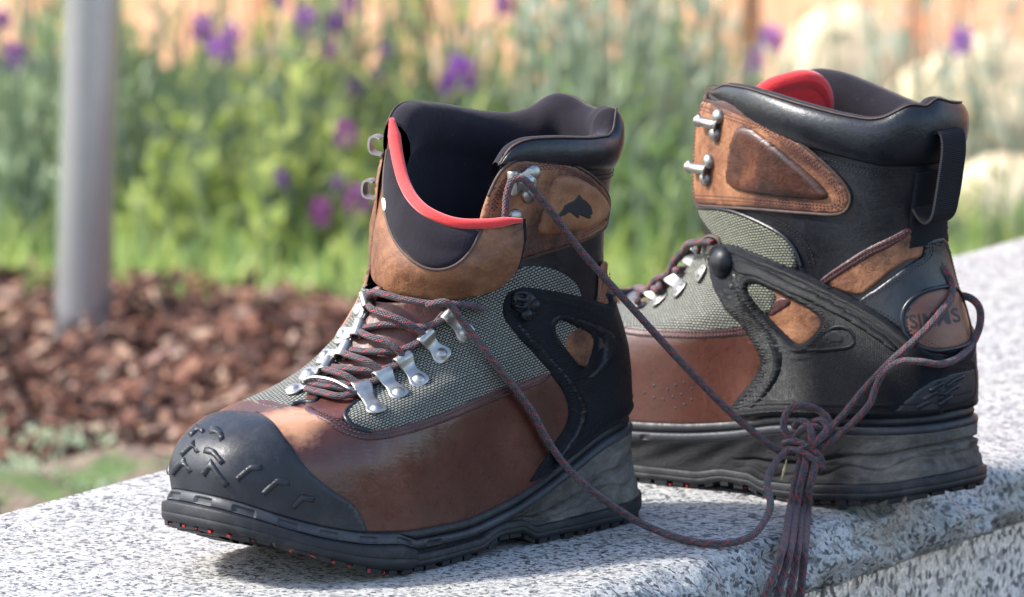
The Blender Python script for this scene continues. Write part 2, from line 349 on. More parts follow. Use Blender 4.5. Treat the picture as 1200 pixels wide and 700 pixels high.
class Boot:
    def __init__(self, O, theta, side, root):
        """theta: how far the toe turns to the camera; side: +1 when the visible left side is the outer side"""
        self.O = np.array(O, float); self.root = root
        self.f = np.array([-math.cos(theta), -math.sin(theta), 0]); self.l = np.array([-self.f[1], self.f[0], 0])
        self.M = np.stack([self.f, self.l, np.array([0, 0, 1.0])], 0)   # world -> local rows
        root.location = self.O; root.rotation_euler = (0, 0, math.atan2(self.f[1], self.f[0]))
        self.side = side
        s = np.linspace(0, 1, NS); a = np.linspace(-math.pi, math.pi, NA + 1)
        t = (1 + np.cos(a)) / 2
        FE = FEATHER if side > 0 else FEATHER_B; self.FE = FE
        F = cr_interp(s, RING_S, RING_F if side > 0 else RING_F_B); B = cr_interp(s, RING_S, RING_B)
        Wd = interp2(s, t); p = cr_interp(s, W_S, P_V)
        x = B[:, :1] + (F[:, :1] - B[:, :1]) * t; z = B[:, 1:] + (F[:, 1:] - B[:, 1:]) * t
        sg = np.clip(1 - s / .42, 0, 1)[:, None] ** 1.3
        line0 = RING_B[0][1] + (RING_F[0][1] - RING_B[0][1]) * t
        z = z + sg * (cr_interp(x.ravel(), *FE).reshape(x.shape) - line0[None, :])
        bow = np.exp(-((s - .44) / .13) ** 2)[:, None] * (.1 if side > 0 else .5); z = z - bow * (t ** 3 * (1 - t) / .1055)[None]
        y = Wd * np.sign(np.sin(a))[None] * np.abs(np.sin(a))[None] ** p[:, None]
        if side > 0:      # the inner side of the instep stands a little fuller
            med = np.where(a < 0, np.sin(np.clip(-a, 0, math.pi)), 0)[None] * np.exp(-((s - .55) / .14) ** 2)[:, None] * np.clip((t - .45) / .25, 0, 1)[None]
            y = y * (1 + .20 * med); z = z + .45 * med
        y = y - side * self.yc(x, s[:, None])
        self.G = np.stack([x, y, z], -1) / 100.0                      # local metres (NS, NA+1, 3)
        du = np.gradient(self.G, axis=0); G2 = np.concatenate([self.G[:, -2:-1], self.G, self.G[:, 1:2]], 1)
        dv = (G2[:, 2:] - G2[:, :-2])
        n = np.cross(dv, du); n /= np.linalg.norm(n, axis=-1)[..., None] + 1e-12
        self.Nn = n
        V = self.G.reshape(-1, 3); W = NA + 1
        self.F = [(i * W + j, i * W + j + 1, (i + 1) * W + j + 1, (i + 1) * W + j) for i in range(NS - 1) for j in range(NA)]
        self.V = V
        self.bvh = BVHTree.FromPolygons([tuple(v) for v in V], self.F)
        self.px = project(self.to_world(V)); self.s = s; self.a = a
    def yc(self, x, s):
        k = np.clip((x - 9) / 16.5, 0, 1.1)
        return .9 * k * k
    def to_world(self, P): return np.asarray(P) @ self.M + self.O
    def to_local(self, P): return (np.asarray(P) - self.O) @ self.M.T
    def lray(self, px, py):
        o = self.to_local(CAM); d = self.M @ ray(px, py); return o, d
    def pick(self, px, py):
        o, d = self.lray(px, py)
        hit, nrm, fi, dist = self.bvh.ray_cast(Vector(o), Vector(d))
        if hit is None:
            k = int(np.argmin(((self.px - (px, py)) ** 2).sum(1))); W = NA + 1
            return self.s[k // W], self.a[k % W]
        W = NA + 1; i, j = divmod(fi, NA)
        p = np.array(hit); A = self.G[i, j]; e1 = self.G[i, j + 1] - A; e2 = self.G[i + 1, j] - A
        M2 = np.array([[e1 @ e1, e1 @ e2], [e1 @ e2, e2 @ e2]]); b = np.array([(p - A) @ e1, (p - A) @ e2])
        q = np.linalg.solve(M2 + np.eye(2) * 1e-14, b)
        q = np.clip(q, 0, 1)
        return self.s[i] + q[1] * (self.s[1] - self.s[0]), self.a[j] + q[0] * (self.a[1] - self.a[0])
    def ev(self, s, a):
        """position and normal (local metres) of surface parameters"""
        s = np.clip(np.asarray(s, float), 0, 1) * (NS - 1); a = ((np.asarray(a, float) + math.pi) % (2 * math.pi)) / (2 * math.pi) * NA
        i = np.clip(s.astype(int), 0, NS - 2); j = np.clip(a.astype(int), 0, NA - 1); fs = (s - i)[..., None]; fa = (a - j)[..., None]
        def b(Gr): return (Gr[i, j] * (1 - fa) + Gr[i, j + 1] * fa) * (1 - fs) + (Gr[i + 1, j] * (1 - fa) + Gr[i + 1, j + 1] * fa) * fs
        n = b(self.Nn); n /= np.linalg.norm(n, axis=-1)[..., None] + 1e-12
        return b(self.G), n
    def at_y(self, px, py, Y):
        o, d = self.lray(px, py); return o + d * ((Y / 100 - o[1]) / d[1])
    def sa(self, pts):
        """list of pixels (x, y) or ('p', s, a) -> (n,2) array of unwrapped (s,a)"""
        out = []; last = None
        for q in pts:
            s, a = (q[1], q[2]) if q[0] == 'p' else self.pick(*q)
            if last is not None:
                while a - last > math.pi: a -= 2 * math.pi
                while a - last < -math.pi: a += 2 * math.pi
            last = a; out.append((s, a))
        return np.array(out)

class Sheet(Boot):
    """an open sheet with the same interface; G is (rows, cols, 3) local metres, s and a measured in metric units"""
    def __init__(self, boot, G, flip=False):
        self.O, self.M, self.root = boot.O, boot.M, boot.root
        self.G = np.asarray(G); nr, nc = self.G.shape[:2]
        du = np.gradient(self.G, axis=0); dv = np.gradient(self.G, axis=1); n = np.cross(dv, du)
        if flip: n = -n
        self.Nn = n / (np.linalg.norm(n, axis=-1)[..., None] + 1e-12)
        self.w = np.linalg.norm(np.diff(self.G[nr // 2], axis=0), axis=1).sum() * 100; self.h = np.linalg.norm(np.diff(self.G[:, nc // 2], axis=0), axis=1).sum() * 100
        self.V = self.G.reshape(-1, 3); self.nc = nc; self.nr = nr
        self.F = [(i * nc + j, i * nc + j + 1, (i + 1) * nc + j + 1, (i + 1) * nc + j) for i in range(nr - 1) for j in range(nc - 1)]
        self.bvh = BVHTree.FromPolygons([tuple(v) for v in self.V], self.F); self.px = project(self.to_world(self.V))
    def pick(self, px, py):
        o, d = self.lray(px, py)
        hit, nrm, fi, dist = self.bvh.ray_cast(Vector(o), Vector(d))
        if hit is None:
            k = int(np.argmin(((self.px - (px, py)) ** 2).sum(1))); i, j = divmod(k, self.nc); q = (0, 0)
        else:
            i, j = divmod(fi, self.nc - 1); p = np.array(hit); A = self.G[i, j]; e1 = self.G[i, j + 1] - A; e2 = self.G[i + 1, j] - A
            M2 = np.array([[e1 @ e1, e1 @ e2], [e1 @ e2, e2 @ e2]]); q = np.clip(np.linalg.solve(M2 + np.eye(2) * 1e-14, np.array([(p - A) @ e1, (p - A) @ e2])), 0, 1)
        return (i + q[1]) / (self.nr - 1) * self.h / KS, (j + q[0]) / (self.nc - 1) * self.w / KA
    def ev(self, s, a):
        v = np.clip(np.asarray(s, float) * KS / self.h, 0, 1) * (self.nr - 1); u = np.clip(np.asarray(a, float) * KA / self.w, 0, 1) * (self.nc - 1)
        i = np.clip(v.astype(int), 0, self.nr - 2); j = np.clip(u.astype(int), 0, self.nc - 2); fs = (v - i)[..., None]; fa = (u - j)[..., None]
        def b(Gr): return (Gr[i, j] * (1 - fa) + Gr[i, j + 1] * fa) * (1 - fs) + (Gr[i + 1, j] * (1 - fa) + Gr[i + 1, j + 1] * fa) * fs
        n = b(self.Nn); n /= np.linalg.norm(n, axis=-1)[..., None] + 1e-12
        return b(self.G), n

KA, KS = 4.6, 30.0     # metric scale: centimetres per radian and per unit of s
def in_poly(P, poly):
    x, y = P[:, 0], P[:, 1]; c = np.zeros(len(P), bool)
    for i in range(len(poly)):
        x1, y1 = poly[i - 1]; x2, y2 = poly[i]
        cond = ((y1 > y) != (y2 > y))
        xi = (x2 - x1) * (y - y1) / ((y2 - y1) if y2 != y1 else 1e-12) + x1
        c ^= cond & (x < xi)
    return c
def mindist(A, B):
    out = np.empty(len(A))
    for i in range(0, len(A), 512):
        out[i:i + 512] = np.sqrt(((A[i:i + 512, None] - B[None]) ** 2).sum(-1).min(1))
    return out

def panel(boot, name, pts, mat, thick=.10, bevel=.15, base=0.0, holes=(), step=.16, smooth=2, parent=None, mirror=False, disp=None, edge=.35, stitch=None, stitch_mat=None, raw=None, uvside=False):
    """a sheet lying on the boot: outline -> triangulated -> pushed out along the surface normal, with a rolled edge and a skirt"""
    parent = parent or boot.root
    loops = []
    for k, lp in enumerate([pts] + list(holes)):
        sa = boot.sa(lp) if raw is None else np.asarray(raw if k == 0 else lp, float)
        if k and raw is None:
            mid = loops[0][:, 0].mean() / KA
            sa[:, 1] += 2 * math.pi * round((mid - sa[:, 1].mean()) / (2 * math.pi))
        q = np.stack([sa[:, 1] * KA, sa[:, 0] * KS], 1)
        if mirror: q[:, 0] *= -1
        if smooth: q = chaikin(q, smooth)
        loops.append(resample(q, step))
    q = loops[0]; lo = q.min(0); hi = q.max(0)
    gx = np.arange(lo[0], hi[0], step); gy = np.arange(lo[1], hi[1], step * .87)
    X, Y = np.meshgrid(gx, gy); X = X + (np.arange(len(gy)) % 2)[:, None] * step * .5
    I = np.stack([X.ravel(), Y.ravel()], 1)
    ok = in_poly(I, q)
    for h in loops[1:]: ok &= ~in_poly(I, h)
    I = I[ok]
    allb = np.vstack(loops)
    if len(I): I = I[mindist(I, allb) > step * .45]
    vv = [Vector(p) for p in allb] + [Vector(p) for p in I]
    ed = []; o = 0
    for lp in loops:
        n = len(lp); ed += [(o + i, o + (i + 1) % n) for i in range(n)]; o += n
    r = delaunay_2d_cdt(vv, ed, [], 0, 1e-6)
    V2 = np.array([tuple(v) for v in r[0]]); T = np.array([f for f in r[2] if len(f) == 3])
    c = V2[T].mean(1); ok = in_poly(c, q)
    for h in loops[1:]: ok &= ~in_poly(c, h)
    T = T[ok]
    s = V2[:, 1] / KS; a = V2[:, 0] / KA
    P, N = boot.ev(s, a)
    Bp, _ = boot.ev(allb[:, 1] / KS, allb[:, 0] / KA)
    d = mindist(P, Bp) * 100
    k = np.clip(d / max(bevel, 1e-6), 0, 1); k = np.sqrt(1 - (1 - k) ** 2)
    off = base + thick * (edge + (1 - edge) * k)
    if disp is not None: off = off + disp(V2, d, P)
    top = P + N * off[:, None] / 100
    # skirt: open boundary edges
    from collections import Counter
    cnt = Counter()
    for t in T:
        for i in range(3):
            e = (t[i], t[(i + 1) % 3]); cnt[tuple(sorted(e))] += 1
    be = [(t[i], t[(i + 1) % 3]) for t in T for i in range(3) if cnt[tuple(sorted((t[i], t[(i + 1) % 3])))] == 1]
    verts = list(top); low = {}
    uv = [(p[0] * .2, p[1] * .2) for p in V2] if not uvside else [(p[0] * 20 - p[2] * 4, p[2] * 20 - abs(p[1]) * 13 + p[0] * 3) for p in P]
    faces = [tuple(t) for t in T]
    for e in be:
        for v in e:
            if v not in low:
                low[v] = len(verts); verts.append(P[v] + N[v] * (base - .06) / 100); uv.append(uv[v])
        faces.append((e[1], e[0], low[e[0]], low[e[1]]))
    # orient outwards
    t0 = T[0]; nn = np.cross(top[t0[1]] - top[t0[0]], top[t0[2]] - top[t0[0]])
    if nn @ N[t0[0]] < 0: faces = [f[::-1] for f in faces]
    ob = mesh_obj(name, verts, faces, mat, parent, uv)
    if stitch:
        for (inset, pitch) in stitch: stitches_loop(boot, loops[0], inset, pitch, base + thick, stitch_mat, ob)
    return ob

def stitch_mesh(P, N, T, length, rad, name, mat, parent):
    """short thread dashes: each a small bent capsule"""
    V = []; F = []
    for p, n, t in zip(P, N, T):
        b = np.cross(n, t); o = len(V)
        for u, hgt, w in ((-.5, -.3, .45), (-.28, .55, .95), (.28, .55, .95), (.5, -.3, .45)):
            for (c, sn) in ((1, 0), (0, 1), (-1, 0), (0, -1)):
                V.append(p + t * u * length + b * c * rad * w + n * (hgt * rad + sn * rad * w))
        for i in range(3):
            for k in range(4):
                F.append((o + i * 4 + k, o + i * 4 + (k + 1) % 4, o + i * 4 + 4 + (k + 1) % 4, o + i * 4 + 4 + k))
        F.append((o + 3, o + 2, o + 1, o)); F.append((o + 12, o + 13, o + 14, o + 15))
    return mesh_obj(name, V, F, mat, parent)
def stitch_line(boot, q, pitch, off, mat, parent, rad=.028, name='stitching', closed=False):
    """q: metric (u,v) polyline on the boot; thread dashes along it"""
    s3 = resample(q, .05, closed)
    P, N = boot.ev(s3[:, 1] / KS, s3[:, 0] / KA)
    L = np.concatenate([[0], np.cumsum(np.linalg.norm(np.diff(P, axis=0), axis=1))]) * 100
    if L[-1] < pitch: return None
    tt = np.arange(pitch / 2, L[-1], pitch)
    Pm = np.stack([np.interp(tt, L, P[:, k]) for k in range(3)], 1); Nm = np.stack([np.interp(tt, L, N[:, k]) for k in range(3)], 1)
    Nm /= np.linalg.norm(Nm, axis=1)[:, None]
    Tm = np.stack([np.interp(tt + .04, L, P[:, k]) - np.interp(tt - .04, L, P[:, k]) for k in range(3)], 1); Tm /= np.linalg.norm(Tm, axis=1)[:, None] + 1e-12
    return stitch_mesh(Pm + Nm * off / 100, Nm, Tm, pitch * .72 / 100, rad / 100, name, mat, parent)
def stitches_loop(boot, loop, inset, pitch, off, mat, parent):
    """run of thread parallel to a panel's outline"""
    P, N = boot.ev(loop[:, 1] / KS, loop[:, 0] / KA)
    # metric inset: move in (u,v) along the direction that is inward
    T = np.roll(loop, -1, 0) - np.roll(loop, 1, 0); T /= np.linalg.norm(T, axis=1)[:, None] + 1e-12
    n2 = np.stack([-T[:, 1], T[:, 0]], 1)
    area = 0.5 * np.sum(loop[:, 0] * np.roll(loop[:, 1], -1) - np.roll(loop[:, 0], -1) * loop[:, 1])
    if area < 0: n2 = -n2
    Q, _ = boot.ev((loop[:, 1] + n2[:, 1] * .1) / KS, (loop[:, 0] + n2[:, 0] * .1) / KA)
    sc = .1 / np.maximum(np.linalg.norm(Q - P, axis=1) * 100, .02)
    w = loop + n2 * (inset * sc)[:, None]
    return stitch_line(boot, w, pitch, off, mat, parent, closed=True)
def px_metric(boot, pts, smooth=2):
    sa = boot.sa(pts); q = np.stack([sa[:, 1] * KA, sa[:, 0] * KS], 1)
    return chaikin(q, smooth, closed=False)
# ------------------------------------------------------------------ boots
def strip_loft(rows, mat, name, parent, uvs=None, close=False, flip=False):
    """rows: (nr, nc, 3)"""
    R = np.asarray(rows); nr, nc = R.shape[:2]
    F = []
    for i in range(nr - 1):
        for j in range(nc - 1 if not close else nc):
            k = (j + 1) % nc; f = (i * nc + j, i * nc + k, (i + 1) * nc + k, (i + 1) * nc + j); F.append(f[::-1] if flip else f)
    if uvs is None:
        L = np.concatenate([[0], np.cumsum(np.linalg.norm(np.diff(R[:, nc // 2], axis=0), axis=1))]) * 100
        Lc = np.concatenate([[0], np.cumsum(np.linalg.norm(np.diff(R[nr // 2], axis=0), axis=1))]) * 100
        uvs = np.stack(np.broadcast_arrays(Lc[None, :] * .2, L[:, None] * .2), -1).reshape(-1, 2)
    return mesh_obj(name, R.reshape(-1, 3), F, mat, parent, uvs)

SOLE_BOT = ([-2, -.2, 1.5, 8.5, 9.7, 11.2, 13, 18, 20, 22, 24, 26, 27.6], [.6, .15, 0, 0, .5, .5, .05, 0, .25, .85, 1.6, 2.4, 2.95])
SOLE_BOT_B = ([-2, -.2, 1.5, 8.5, 9.7, 11.2, 13, 18, 20, 22, 24, 26, 27.6], [1.5, 1.0, .55, 0, .3, .3, .02, 0, .2, .6, 1.15, 1.75, 2.2])
def build_sole(b):
    n = 1400
    a = np.linspace(-math.pi, math.pi, n + 1)
    P, N = b.ev(np.zeros_like(a), a); P = P * 100
    T = np.gradient(P, axis=0); nx = np.stack([T[:, 1], -T[:, 0]], 1); nx /= np.linalg.norm(nx, axis=1)[:, None] + 1e-12
    # smooth the outward direction
    if (nx[n // 2] @ np.array([1, 0])) < 0: nx = -nx
    ker = np.ones(41) / 41
    for c in range(2): nx[:, c] = np.convolve(np.concatenate([nx[-41:-1, c], nx[:, c], nx[1:41, c]]), ker, 'same')[40:-40]
    nx /= np.linalg.norm(nx, axis=1)[:, None]
    x = P[:, 0]; zt = P[:, 2]
    SB = SOLE_BOT if b.side > 0 else SOLE_BOT_B
    zb = cr_interp(x, *SB); th = zt - zb
    arc = np.concatenate([[0], np.cumsum(np.linalg.norm(np.diff(P, axis=0), axis=1))])
    toe = np.clip((x - 17.6) / 1.2, 0, 1); heel = np.clip((9.5 - x) / 6, 0, 1)
    w1 = .42 * (1 - toe) + .02                                   # welt thickness
    w2 = w1 + .42 * (1 - toe) + .52 * toe                        # ridge / rand strip
    tread = .26 + 0 * x; outs = .70 + .15 * heel + .20 * toe
    w4 = th - tread; w3 = np.maximum(w4 - outs - toe * 3.0, w2 + .03)
    flare = .45 * heel
    def row(depth, off):
        off = np.broadcast_to(off, x.shape)
        return np.stack([x + nx[:, 0] * off, P[:, 1] + nx[:, 1] * off, zt - depth], 1) / 100
    def fl(depth): return flare * np.clip(depth / th, 0, 1)
    root = b.root
    sole = bpy.data.objects.new('sole', None); link(sole, root)
    # welt
    rows = [row(-.25, -.35), row(-.1, .02), row(0 * x, .12), row(w1 * .5, .2), row(w1 * .92, .14), row(w1 + .02, -.1)]
    strip_loft(rows, M['welt'], 'welt', sole, flip=True)
    # ridge (behind the cap) becoming the notched rand under the toe cap
    per = np.where(x > 12, 1.0, 0.0)
    ph = (arc / 2.15 + .15) % 1.0; hgt = lambda k: ((k > .3) & (k < .92))
    notch = np.clip((np.minimum(ph - .28, .80 - ph)) / .045, 0, 1) * np.clip((x - 15.5) / .8, 0, 1)
    rows = [row(w1 - .06, -.15), row(w1, .10 + .06)]
    for q in (.06, .14, .24, .34, .46, .58, .7, .8, .86, .92, .96):
        rec = notch * np.clip((q - .30) / .08, 0, 1) * np.clip((.90 - q) / .05, 0, 1) * .16
        ro = .22 + .10 * math.sin(math.pi * q) ** .6
        rows.append(row(w1 + (w2 - w1) * q, ro + fl(w1 + (w2 - w1) * q) - rec + .22 * toe * q))
    rows.append(row(w2 + .02, .05))
    strip_loft(rows, M['rand'], 'rand', sole, flip=True)
    arc2 = np.minimum(arc, arc[-1] - arc)
    # foam midsole
    rows = [row(w2 - .05, .0)]
    for q in np.linspace(0, 1, 40):
        dpt = w2 + (w3 - w2) * q
        wob = .10 * np.sin(arc2 * .9 + q * 5) * heel + .06 * np.sin(arc2 * 2.3 - q * 7)
        qg = .34 + .30 * np.clip((x - 0) / 8, 0, 1) + .04 * np.sin(x * 1.3); hk_ = np.clip((11 - x) / 2, 0, 1)
        gro = (-.26 * np.exp(-((q - qg) / .035) ** 2) + .08 * np.clip((q - qg) / .06, 0, 1) * (1 + .7 * np.sin(arc2 * 3.1 + q * 9) * np.sin(arc2 * 1.3 - q * 17)) - .10 * np.exp(-((q - qg - .25 - .05 * np.sin(arc2 * 1.9)) / .03) ** 2)) * hk_
        cav = -.16 * math.sin(math.pi * q) * (1 - .3 * heel)
        rows.append(row(dpt, .26 + cav + fl(dpt) + (wob * math.sin(math.pi * q) + gro) * (th > 2)))
    rows.append(row(w3 + .03, .05))
    strip_loft(rows, M['foam'] if b.side > 0 else M['foam_shaded'], 'midsole', sole, flip=True)
    # outsole band
    rows = [row(w3 - .04, .0)]
    for q, o in ((.0, .28), (.04, .38), (.10, .42), (.45, .43), (.50, .43), (.53, .395), (.56, .43), (.80, .42), (.92, .37), (1.0, .28)):
        rows.append(row(w3 + (w4 - w3) * q, o + flare + .04 * np.sin(arc2 * 1.7) * (1 - toe) + .32 * toe))
    rows.append(row(w4 + .05, .1))
    out = strip_loft(rows, M['outsole'], 'outsole', sole, flip=True)
    # underside
    R0 = row(w4 + .02, .25)[:-1]; m = len(R0)
    V = list(R0); F = []
    for i in range(m // 2 - 1): F.append((i, i + 1, m - 2 - i, m - 1 - i))
    mesh_obj('underside', V, F, M['outsole'], sole, smooth=False)
    # tread lugs all round, with small red lugs between some of them
    L = arc[-1]; cnt = int(L / .95); lugV = []; lugF = []
    def lug(at, width, depth_in, h0, h1, o0):
        idx = [int(np.searchsorted(arc, (at + d) % L)) % n for d in (-width / 2, width / 2)]
        o = []
        for k_, i in enumerate(idx):
            ob = o0 + flare[i] + .3 * toe[i]
            for off, dz in ((ob, h0), (ob - .02, h1), (ob - depth_in, h1), (ob - depth_in, h0)):
                o.append((np.array([x[i] + nx[i, 0] * off, P[i, 1] + nx[i, 1] * off, zb[i] + dz])) / 100)
        return o
    for k in range(cnt):
        at = (k + .5) * L / cnt + rng.uniform(-.08, .08)
        vs_ = lug(at, rng.uniform(.5, .85), rng.uniform(1.2, 1.8), .4, rng.uniform(0, .09), .30 + rng.uniform(-.06, .04))
        mesh_obj('tread_lug', vs_, [(0, 1, 5, 4), (1, 2, 6, 5), (2, 3, 7, 6), (0, 3, 2, 1), (4, 5, 6, 7), (0, 4, 7, 3)], M['outsole'], sole, smooth=False)
        if rng.random() < (.5 if x[int(np.searchsorted(arc, at % L)) % n] > 19 else .15):
            vs_ = lug(at + L / cnt / 2 + rng.uniform(-.1, .1), rng.uniform(.06, .2), .4, rng.uniform(.12, .22), rng.uniform(.02, .12), .31)
            mesh_obj('red_lug', vs_, [(0, 1, 5, 4), (1, 2, 6, 5), (2, 3, 7, 6), (0, 3, 2, 1), (4, 5, 6, 7), (0, 4, 7, 3)], M['red_bit'], sole, smooth=False)
    return sole

def collar(b, a0, a1, rim, roll_h, root, name_out='collar', depth=9.0, inset=1.0, bulge=.62):
    """padded collar roll and the lining inside; a0..a1 runs from the outer front edge round the heel to the inner front edge"""
    n = 220; a = np.linspace(a0, a1, n); tt = np.linspace(0, 1, n)
    s1 = np.ones_like(a)
    P, N = b.ev(s1, a); P = P * 100
    nx = N.copy(); nx[:, 2] = 0; nx /= np.linalg.norm(nx, axis=1)[:, None]
    up = np.array([0, 0, 1.0]); rz = rim(a); rh = roll_h(a)
    endk = np.clip(np.minimum(tt, 1 - tt) / .03, 0.02, 1) ** .5
    sa_low = 1 - (rh) / 21.0
    Pl, Nl = b.ev(sa_low, a); Pl = Pl * 100
    rows = []
    for q, o in ((-.02, -.05), (0, .12), (.06, .3), (.16, .5), (.32, .68), (.5, .74), (.68, .70), (.82, .56), (.92, .36), (.98, .16), (1.0, 0.0)):
        base = Pl * (1 - q) + (P + up * rz[:, None]) * q
        rows.append((base + nx * (o * bulge / .74 * (.45 + .55 * endk) * np.clip(rh / 1.5, .4, 1))[:, None]) / 100)
    out = strip_loft(rows, M['collar'], name_out, root)
    rows = []
    Pt = P + up * rz[:, None]
    C0 = P.mean(0)
    for dz, o in ((0.0, 0.0), (.10, -.12), (.13, -.3), (.10, -.5), (-.02, -.78), (-.3, -1.05), (-.8, -1.25), (-1.4, -1.28), (-1.95, -1.12), (-2.25, -.92), (-2.6, -.86), (-4, -.95), (-6, -1.05), (-8, -1.15), (-depth, -1.2), (-depth, -3.6)):
        rows.append((Pt + nx * (o * inset) + up * dz) / 100)
    lin = strip_loft(rows, M['lining'], 'lining', root)
    # piping seam between leather and lining
    tube((Pt + up * .05 + nx * .02) / 100, .0006, M['tan_edge'], 'seam_edge', out, n=6)
    return out, lin

def eyelet(b, base_px, loop_px, width=.80, scale=1.0, off=.18, sa=None, name='eyelet', flip_dir=None, mat=None):
    """riveted metal lace loop: flat tab with a domed rivet, bent up into a hook that the lace runs through"""
    s0, a0 = b.pick(*base_px) if sa is None else sa[0]; s1, a1 = b.pick(*loop_px) if sa is None else sa[1]
    p0, n0 = b.ev(s0, a0); p1, n1 = b.ev(s1, a1)
    nrm = n0 + n1; nrm /= np.linalg.norm(nrm); p0 = p0 + n0 * off / 100; p1 = p1 + n1 * off / 100
    d = p1 - p0; ln = np.linalg.norm(d) * 100; d /= np.linalg.norm(d); nrm = nrm - d * (nrm @ d); nrm /= np.linalg.norm(nrm)
    e = np.cross(nrm, d)
    prof = [(-.40, .03, .10), (-.36, .04, .28), (-.25, .05, .42), (-.05, .05, .47), (.12, .05, .45), (.30, .06, .36), (ln * .5, .08, .30), (ln * .68, .13, .33), (ln * .82, .24, .38), (ln * .93, .40, .42), (ln * 1.03, .50, .43), (ln * 1.16, .50, .43), (ln * 1.27, .40, .43), (ln * 1.30, .22, .42), (ln * 1.22, .06, .40), (ln * 1.08, .0, .38)]
    top = []; bot = []
    pr = np.array(prof); pr[:, 2] *= width / .47 * .9
    c = pr[:, :2]; tg = np.gradient(c, axis=0); tg /= np.linalg.norm(tg, axis=1)[:, None]; nn = np.stack([-tg[:, 1], tg[:, 0]], 1)
    h = .045; V = []; F = []
    for i in range(len(pr)):
        for (sy, sg) in ((-1, 1), (-.82, 1.35), (.82, 1.35), (1, 1), (1, -1), (-1, -1)):
            q = c[i] + nn[i] * h * sg
            V.append(p0 + (d * q[0] * 1.0 + nrm * q[1] * scale + e * pr[i, 2] * sy * .75) / 100)
    for i in range(len(pr) - 1):
        for k in range(6):
            F.append((i * 6 + k, i * 6 + (k + 1) % 6, i * 6 + 6 + (k + 1) % 6, i * 6 + 6 + k))
    F.append(tuple(range(5, -1, -1))); F.append(tuple(range(len(V) - 6, len(V))))
    ob = mesh_obj(name, V, F, mat or M['metal'], b.root)
    dome(p0 + nrm * .0008, nrm, .33, .17, mat or M['metal'], 'rivet', ob)
    loop_c = p0 + (d * ln * 1.12 + nrm * .25) / 100
    return ob, loop_c, nrm, d

def dome(p, n, r, h, mat, name, parent, rim=True, seg=18):
    n = n / np.linalg.norm(n); t = np.cross(n, [0.3, .2, 1]); t /= np.linalg.norm(t); u = np.cross(n, t)
    V = []; F = []; pr = [(1.0, -.25), (1.0, .12), (.96, .25), (.86, .30), (.80, .34), (.72, .55), (.52, .82), (.26, .96)] if rim else [(1.0, -.4), (1.0, 0.0), (.95, .3), (.8, .6), (.58, .82), (.3, .96)]
    for (k, z) in pr:
        for i in range(seg):
            th = 2 * math.pi * i / seg; V.append(p + (t * math.cos(th) + u * math.sin(th)) * r * k / 100 + n * z * h / 100)
    for j in range(len(pr) - 1):
        for i in range(seg): F.append((j * seg + i, j * seg + (i + 1) % seg, (j + 1) * seg + (i + 1) % seg, (j + 1) * seg + i))
    V.append(p + n * h / 100); c = len(V) - 1; j = len(pr) - 1
    for i in range(seg): F.append((j * seg + i, j * seg + (i + 1) % seg, c))
    return mesh_obj(name, V, F, mat, parent)

def chevron(b, pts, mat, parent, wid=.23, hgt=.2, name='chevron'):
    """raised moulded bar bent in a V, following the surface; pts are pixels"""
    q = px_metric(b, pts, 0); q = resample(q, .08, closed=False)
    P, N = b.ev(q[:, 1] / KS, q[:, 0] / KA)
    T = np.gradient(P, axis=0); T /= np.linalg.norm(T, axis=1)[:, None] + 1e-12
    Bn = np.cross(N, T); V = []; F = []; m = len(P)
    for i in range(m):
        w = wid * (.75 if i in (0, m - 1) else 1); hh = hgt * (.6 if i in (0, m - 1) else 1)
        for (c, h) in ((-1.7, -.1), (-.6, .8), (-.2, 1.0), (.35, 1.0), (.75, .7), (1.0, -.1)):
            V.append(P[i] + (Bn[i] * c * w + N[i] * (h * hh + b_cap)) / 100)
    for i in range(m - 1):
        for k in range(5): F.append((i * 6 + k, i * 6 + k + 1, i * 6 + 7 + k, i * 6 + 6 + k))
    F.append((5, 4, 3, 2, 1, 0)); F.append(tuple(range(m * 6 - 6, m * 6)))
    return mesh_obj(name, V, F, mat, parent)
b_cap = .16
# ------------------------------------------------------------------ the setting: granite slab, riser, ground, mulch bed
E_DIR = np.array([.547, .837, 0.]); Q_DIR = np.array([.837, -.547, 0.])
Q_FAR, Q_NEAR = -.258, .1085
def granite(name, soft=False):
    k = NT(name); o = k.coord()
    if soft: o = k.mapping(o, (.8, .8, .62))
    w = k.n('VectorMath', operation='ADD'); nz = k.n('TexNoise'); nz.inputs['Scale'].default_value = 300; k.l(o, nz.inputs['Vector'])
    sc = k.n('VectorMath', operation='SCALE'); sc.inputs['Scale'].default_value = .004; k.l(nz.outputs['Color'], sc.inputs[0]); k.l(o, w.inputs[0]); k.l(sc.outputs[0], w.inputs[1]); o2 = w.outputs[0]
    v = k.voronoi(o2, 460, 'F1', 'Color'); sp = k.n('SeparateColor'); k.l(v, sp.inputs[0])
    c = k.ramp(sp.outputs[0], [(0.0, (.05, .053, .058)), (.16, (.09, .093, .10)), (.30, (.255, .253, .248)), (.48, (.35, .345, .335)), (.75, (.45, .44, .415)), (1.0, (.39, .385, .375))])
    mod_ = k.math('MULTIPLY', k.math('SUBTRACT', k.noise(o, 75, 4, .6), .5), .22)
    bio = k.ramp(k.math('ADD', k.noise(o2, 620, 6, .75), mod_), [(.36, 0.12), (.48, 1.0)])
    c = k.mix(.92, c, bio, 'MULTIPLY')
    dirt = k.ramp(k.noise(o, 9, 6, .65), [(.5, 0.0), (.72, .35)])
    c = k.mix(dirt, c, (.33, .31, .24))
    b = k.bump(k.noise(o2, 400, 4, .6), .35 if not soft else .6, .0016); b = k.bump(k.noise(o, 60, 5, .6), .3, .004, b)
    return k.done(c, k.ramp(sp.outputs[1], [(0.0, .45), (1.0, .75)]), b, spec=.4)
M['granite'] = granite('speckled_granite'); M['granite_face'] = granite('rough_granite_face', True)
